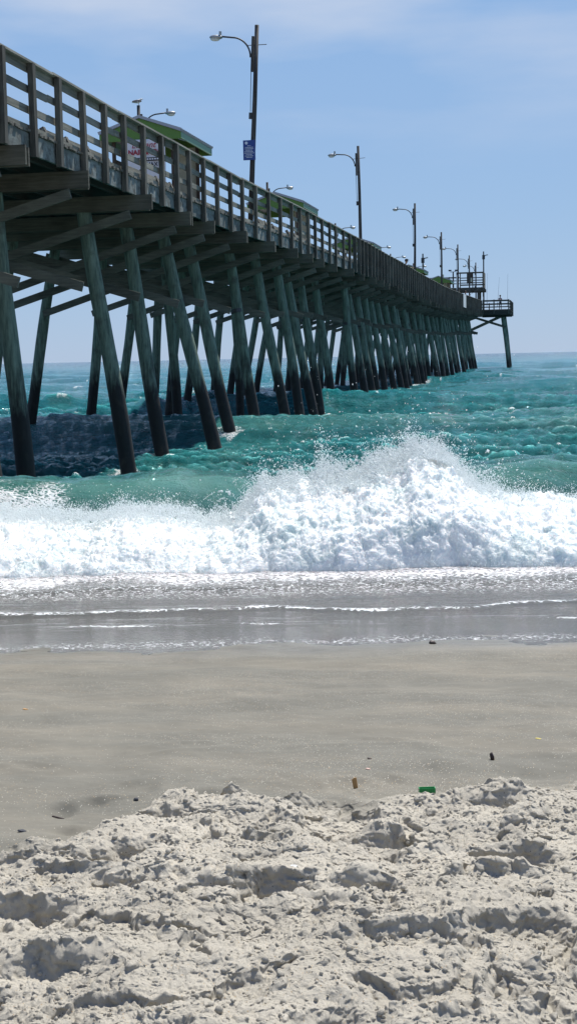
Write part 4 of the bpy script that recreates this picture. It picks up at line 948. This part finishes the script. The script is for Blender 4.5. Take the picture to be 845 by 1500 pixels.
# fishing rods
def rod(p0, p1, lab):
    r = empty('fishing_rod', p0); tag(r, lab, 'fishing rod', 'fishing rods at the pier head'); p0, p1 = Vector(p0), Vector(p1); d = p1-p0
    MB().tube([p0, p0+d*.15], .022, 8).build('handle', M_black, r, origin=p0); MB().tube([p0+d*.15, p0+d*.5, p1], [.015, .012, .008], 6).build('rod_blank', M_darkmetal, r, origin=p0)
    MB().tube([p0+d*.12+Vector((0, -.06, 0)), p0+d*.12+Vector((.06, -.06, 0))], .04, 10).build('reel', M_darkmetal, r, origin=p0)
rod((-8.70, 168.05, hz_+.4), (-8.62, 168.05, 11.9), 'left of the three upright fishing rods on the far pier head')
rod((-7.45, 168.05, hz_+.4), (-7.2, 168.05, 11.4), 'slightly leaning fishing rod in the middle of the three on the pier head')
rod((-6.25, 168.05, hz_+.4), (-6.2, 168.05, 11.8), 'right hand upright fishing rod at the corner of the pier head')
rod((-9.5, 146.3, DZ(146)+1.25), (-8.0, 147.0, DZ(146)+2.3), 'slanting fishing rod held over the near rail by the dark clothed person')

# ------------------------------------------------------------------ gull on the far lamp post
gl = (-16.75, 54.6, 12.62); g = empty('seagull', gl); tag(g, 'white and grey gull standing on top of a far side lamp post', 'seagull')
me = MB(); pr = [(-.25, .135, .006, .018), (-.17, .14, .028, .032), (-.08, .15, .060, .062), (.01, .158, .072, .076), (.08, .178, .064, .072), (.115, .21, .044, .052), (.135, .235, .038, .042), (.165, .245, .036, .036), (.192, .243, .014, .016)]
n = 14; b = 0
for x, z, ry, rzz in pr:
    for j in range(n): t = 2*math.pi*j/n; me.v.append(Vector((gl[0]+x-.02, gl[1]+ry*math.cos(t), gl[2]+z+rzz*math.sin(t))))
for i in range(len(pr)-1):
    for j in range(n): me.f.append([i*n+j, i*n+(j+1) % n, (i+1)*n+(j+1) % n, (i+1)*n+j]); me.m.append(0)
me.f.append(list(range(n))); me.f.append(list(range((len(pr)-1)*n, len(pr)*n))[::-1]); me.m += [0, 0]
M_gw = simple('gull_white', (.75, .75, .74), .7, var=.05); M_gg = simple('gull_grey_wing', (.20, .17, .16), .7, var=.15); M_gy = simple('gull_bill', (.45, .25, .05), .5)
gb = me.build('body', M_gw, g, smooth=True, origin=gl)
for s_ in (-1, 1):
    wv_ = MB().blob((gl[0]-.06, gl[1]+.052*s_, gl[2]+.165), (.20, .020, .055), 2, rot=Matrix.Rotation(-.06, 3, 'Y')); wv_.build('wing', M_gg, g, smooth=True, origin=gl)
    MB().tube([(gl[0]+.02, gl[1]+.03*s_, gl[2]), (gl[0]+.01, gl[1]+.03*s_, gl[2]+.12)], .006, 6).build('leg', M_gy, g, origin=gl)
    MB().blob((gl[0]+.158, gl[1]+.028*s_, gl[2]+.252), .005, 1).build('eye', M_black, g, origin=gl)
MB().tube([(gl[0]+.165, gl[1], gl[2]+.243), (gl[0]+.222, gl[1], gl[2]+.232)], [.010, .004], 8).build('bill', M_gy, g, origin=gl)

# ------------------------------------------------------------------ litter on the sand
def ground(px_x, px_y, dz=0):
    d = (F+Rc*((px_x-422.5)/2000)-Uc*((px_y-750)/2000)); z = .3
    for _ in range(6):
        t = (z-EYE)/d.z; p = Vector((0, 0, EYE))+d*t; uu_, v_ = xy2uv(p.x, p.y); hh_, _m = beach_h(np.array([uu_]), np.array([v_])); z = .5*z+.5*float(hh_[0])
    return Vector((p.x, p.y, float(hh_[0])+dz))
M_gplas = simple('green_plastic', (.01, .27, .07), .35, var=.2); M_chip = simple('orange_wood_chip', (.42, .24, .09), .8); M_dk = simple('dark_shell', (.03, .015, .012), .5); M_pink = simple('pink_shell', (.55, .36, .30), .6)
M_yel = simple('yellow_leaf', (.5, .42, .10), .7); M_peb = simple('dark_pebble', (.04, .045, .055), .7); M_clear = simple('pale_plastic', (.7, .75, .8), .2)
# ribbed open green piece, like a broken comb-sided tray
p = ground(625, 1160, .004); gp = MB(); a = Matrix.Rotation(.25, 3, 'Z')
def lb(x0, x1, y0, y1, z0, z1): gp.quadbox([p+a @ Vector(c) for c in [(x0,y0,z0),(x1,y0,z0),(x1,y1,z0),(x0,y1,z0),(x0,y0,z1),(x1,y0,z1),(x1,y1,z1),(x0,y1,z1)]])
lb(-.036, .036, -.014, .014, 0, .005); lb(-.036, .036, -.017, -.0145, .0, .026); lb(-.036, .036, .0145, .017, .0, .024); lb(-.039, -.0365, -.017, .017, 0, .025); lb(.0365, .039, -.017, .017, 0, .025)
for k in range(8): lb(-.034+k*.0093, -.031+k*.0093, -.0195, -.0175, .002, .030)
tag(gp.build('plastic_piece', M_gplas, origin=p), 'small bright green ribbed plastic piece lying at the edge of the churned sand', 'plastic litter')
p = ground(521, 1152, -.01); m = MB(); m.beam(p+Vector((.004, 0, 0)), p+Vector((-.006, .008, .062)), .016, .006, up=(0, 1, 0)); m.beam(p+Vector((-.006, .002, 0)), p+Vector((-.017, .008, .055)), .009, .005, up=(0, 1, 0)); tag(m.build('wood_splinter', M_chip, origin=p), 'orange brown wood splinter stuck upright in the sand left of the green plastic', 'wood splinter')
p = ground(720, 1111, -.004); m = MB(); m.tube([p+Vector((.004, 0, 0)), p+Vector((.001, 0, .02)), p+Vector((-.004, .003, .035)), p+Vector((0, .004, .045))], [.010, .011, .009, .002], 8); tag(m.build('seed_pod', M_dk, smooth=True, origin=p), 'dark curved pod standing in the firm sand, upper right', 'seed pod')
def shard(px_x, px_y, r, mt, nm, lab, cat, rz=.3):
    p = ground(px_x, px_y, r[2]*.4); m = MB().blob(p, r, 2, jit=.18, rot=Matrix.Rotation(rz, 3, 'Z') @ Matrix.Rotation(.2, 3, 'Y')); tag(m.build(nm, mt, origin=p), lab, cat)
shard(539, 1126, (.013, .008, .004), M_pink, 'shell_fragment', 'pale pink shell fragment above the upright wood splinter', 'shell')
shard(541, 1111, (.012, .01, .005), M_dk, 'bark_flake', 'small reddish dark flake above the pink shell fragment', 'bark flake')
shard(788, 1081, (.018, .010, .004), M_yel, 'dry_leaf', 'small yellow leaf on the firm sand at the right edge', 'leaf')
shard(38, 1038, (.018, .010, .004), M_chip, 'leaf_scrap', 'tiny orange scrap on the firm sand at the left edge', 'leaf scrap')
shard(200, 1172, (.013, .010, .009), M_peb, 'beach_pebble', 'small dark pebble on the smooth sand above the churned strip, left of centre', 'pebble')
shard(33, 1218, (.019, .012, .008), M_peb, 'mussel_shell', 'dark blue grey shell at the far left edge of the churned sand', 'shell')
shard(633, 940, (.03, .02, .02), M_dk, 'seaweed_clump', 'small dark clump of seaweed at the waterline right of centre', 'seaweed')
shard(432, 1291, (.016, .012, .003), M_clear, 'plastic_scrap', 'clear scrap of plastic in the middle of the churned sand', 'plastic litter')
shard(780, 1182, (.026, .014, .007), M_pink, 'shell_half', 'flat pale half shell beside the dark hollow on the right', 'shell')
shard(285, 1160, (.012, .007, .004), M_dk, 'bark_chip', 'dark chip in the shallow dimple left of centre', 'bark flake')
p = ground(85, 1197, .004); tag(MB().beam(p+Vector((-.03, .012, .002)), p+Vector((.035, -.014, .0)), .007, .006).build('driftwood_stick', M_dk, origin=p), 'thin dark stick lying on the sand at the left', 'stick')
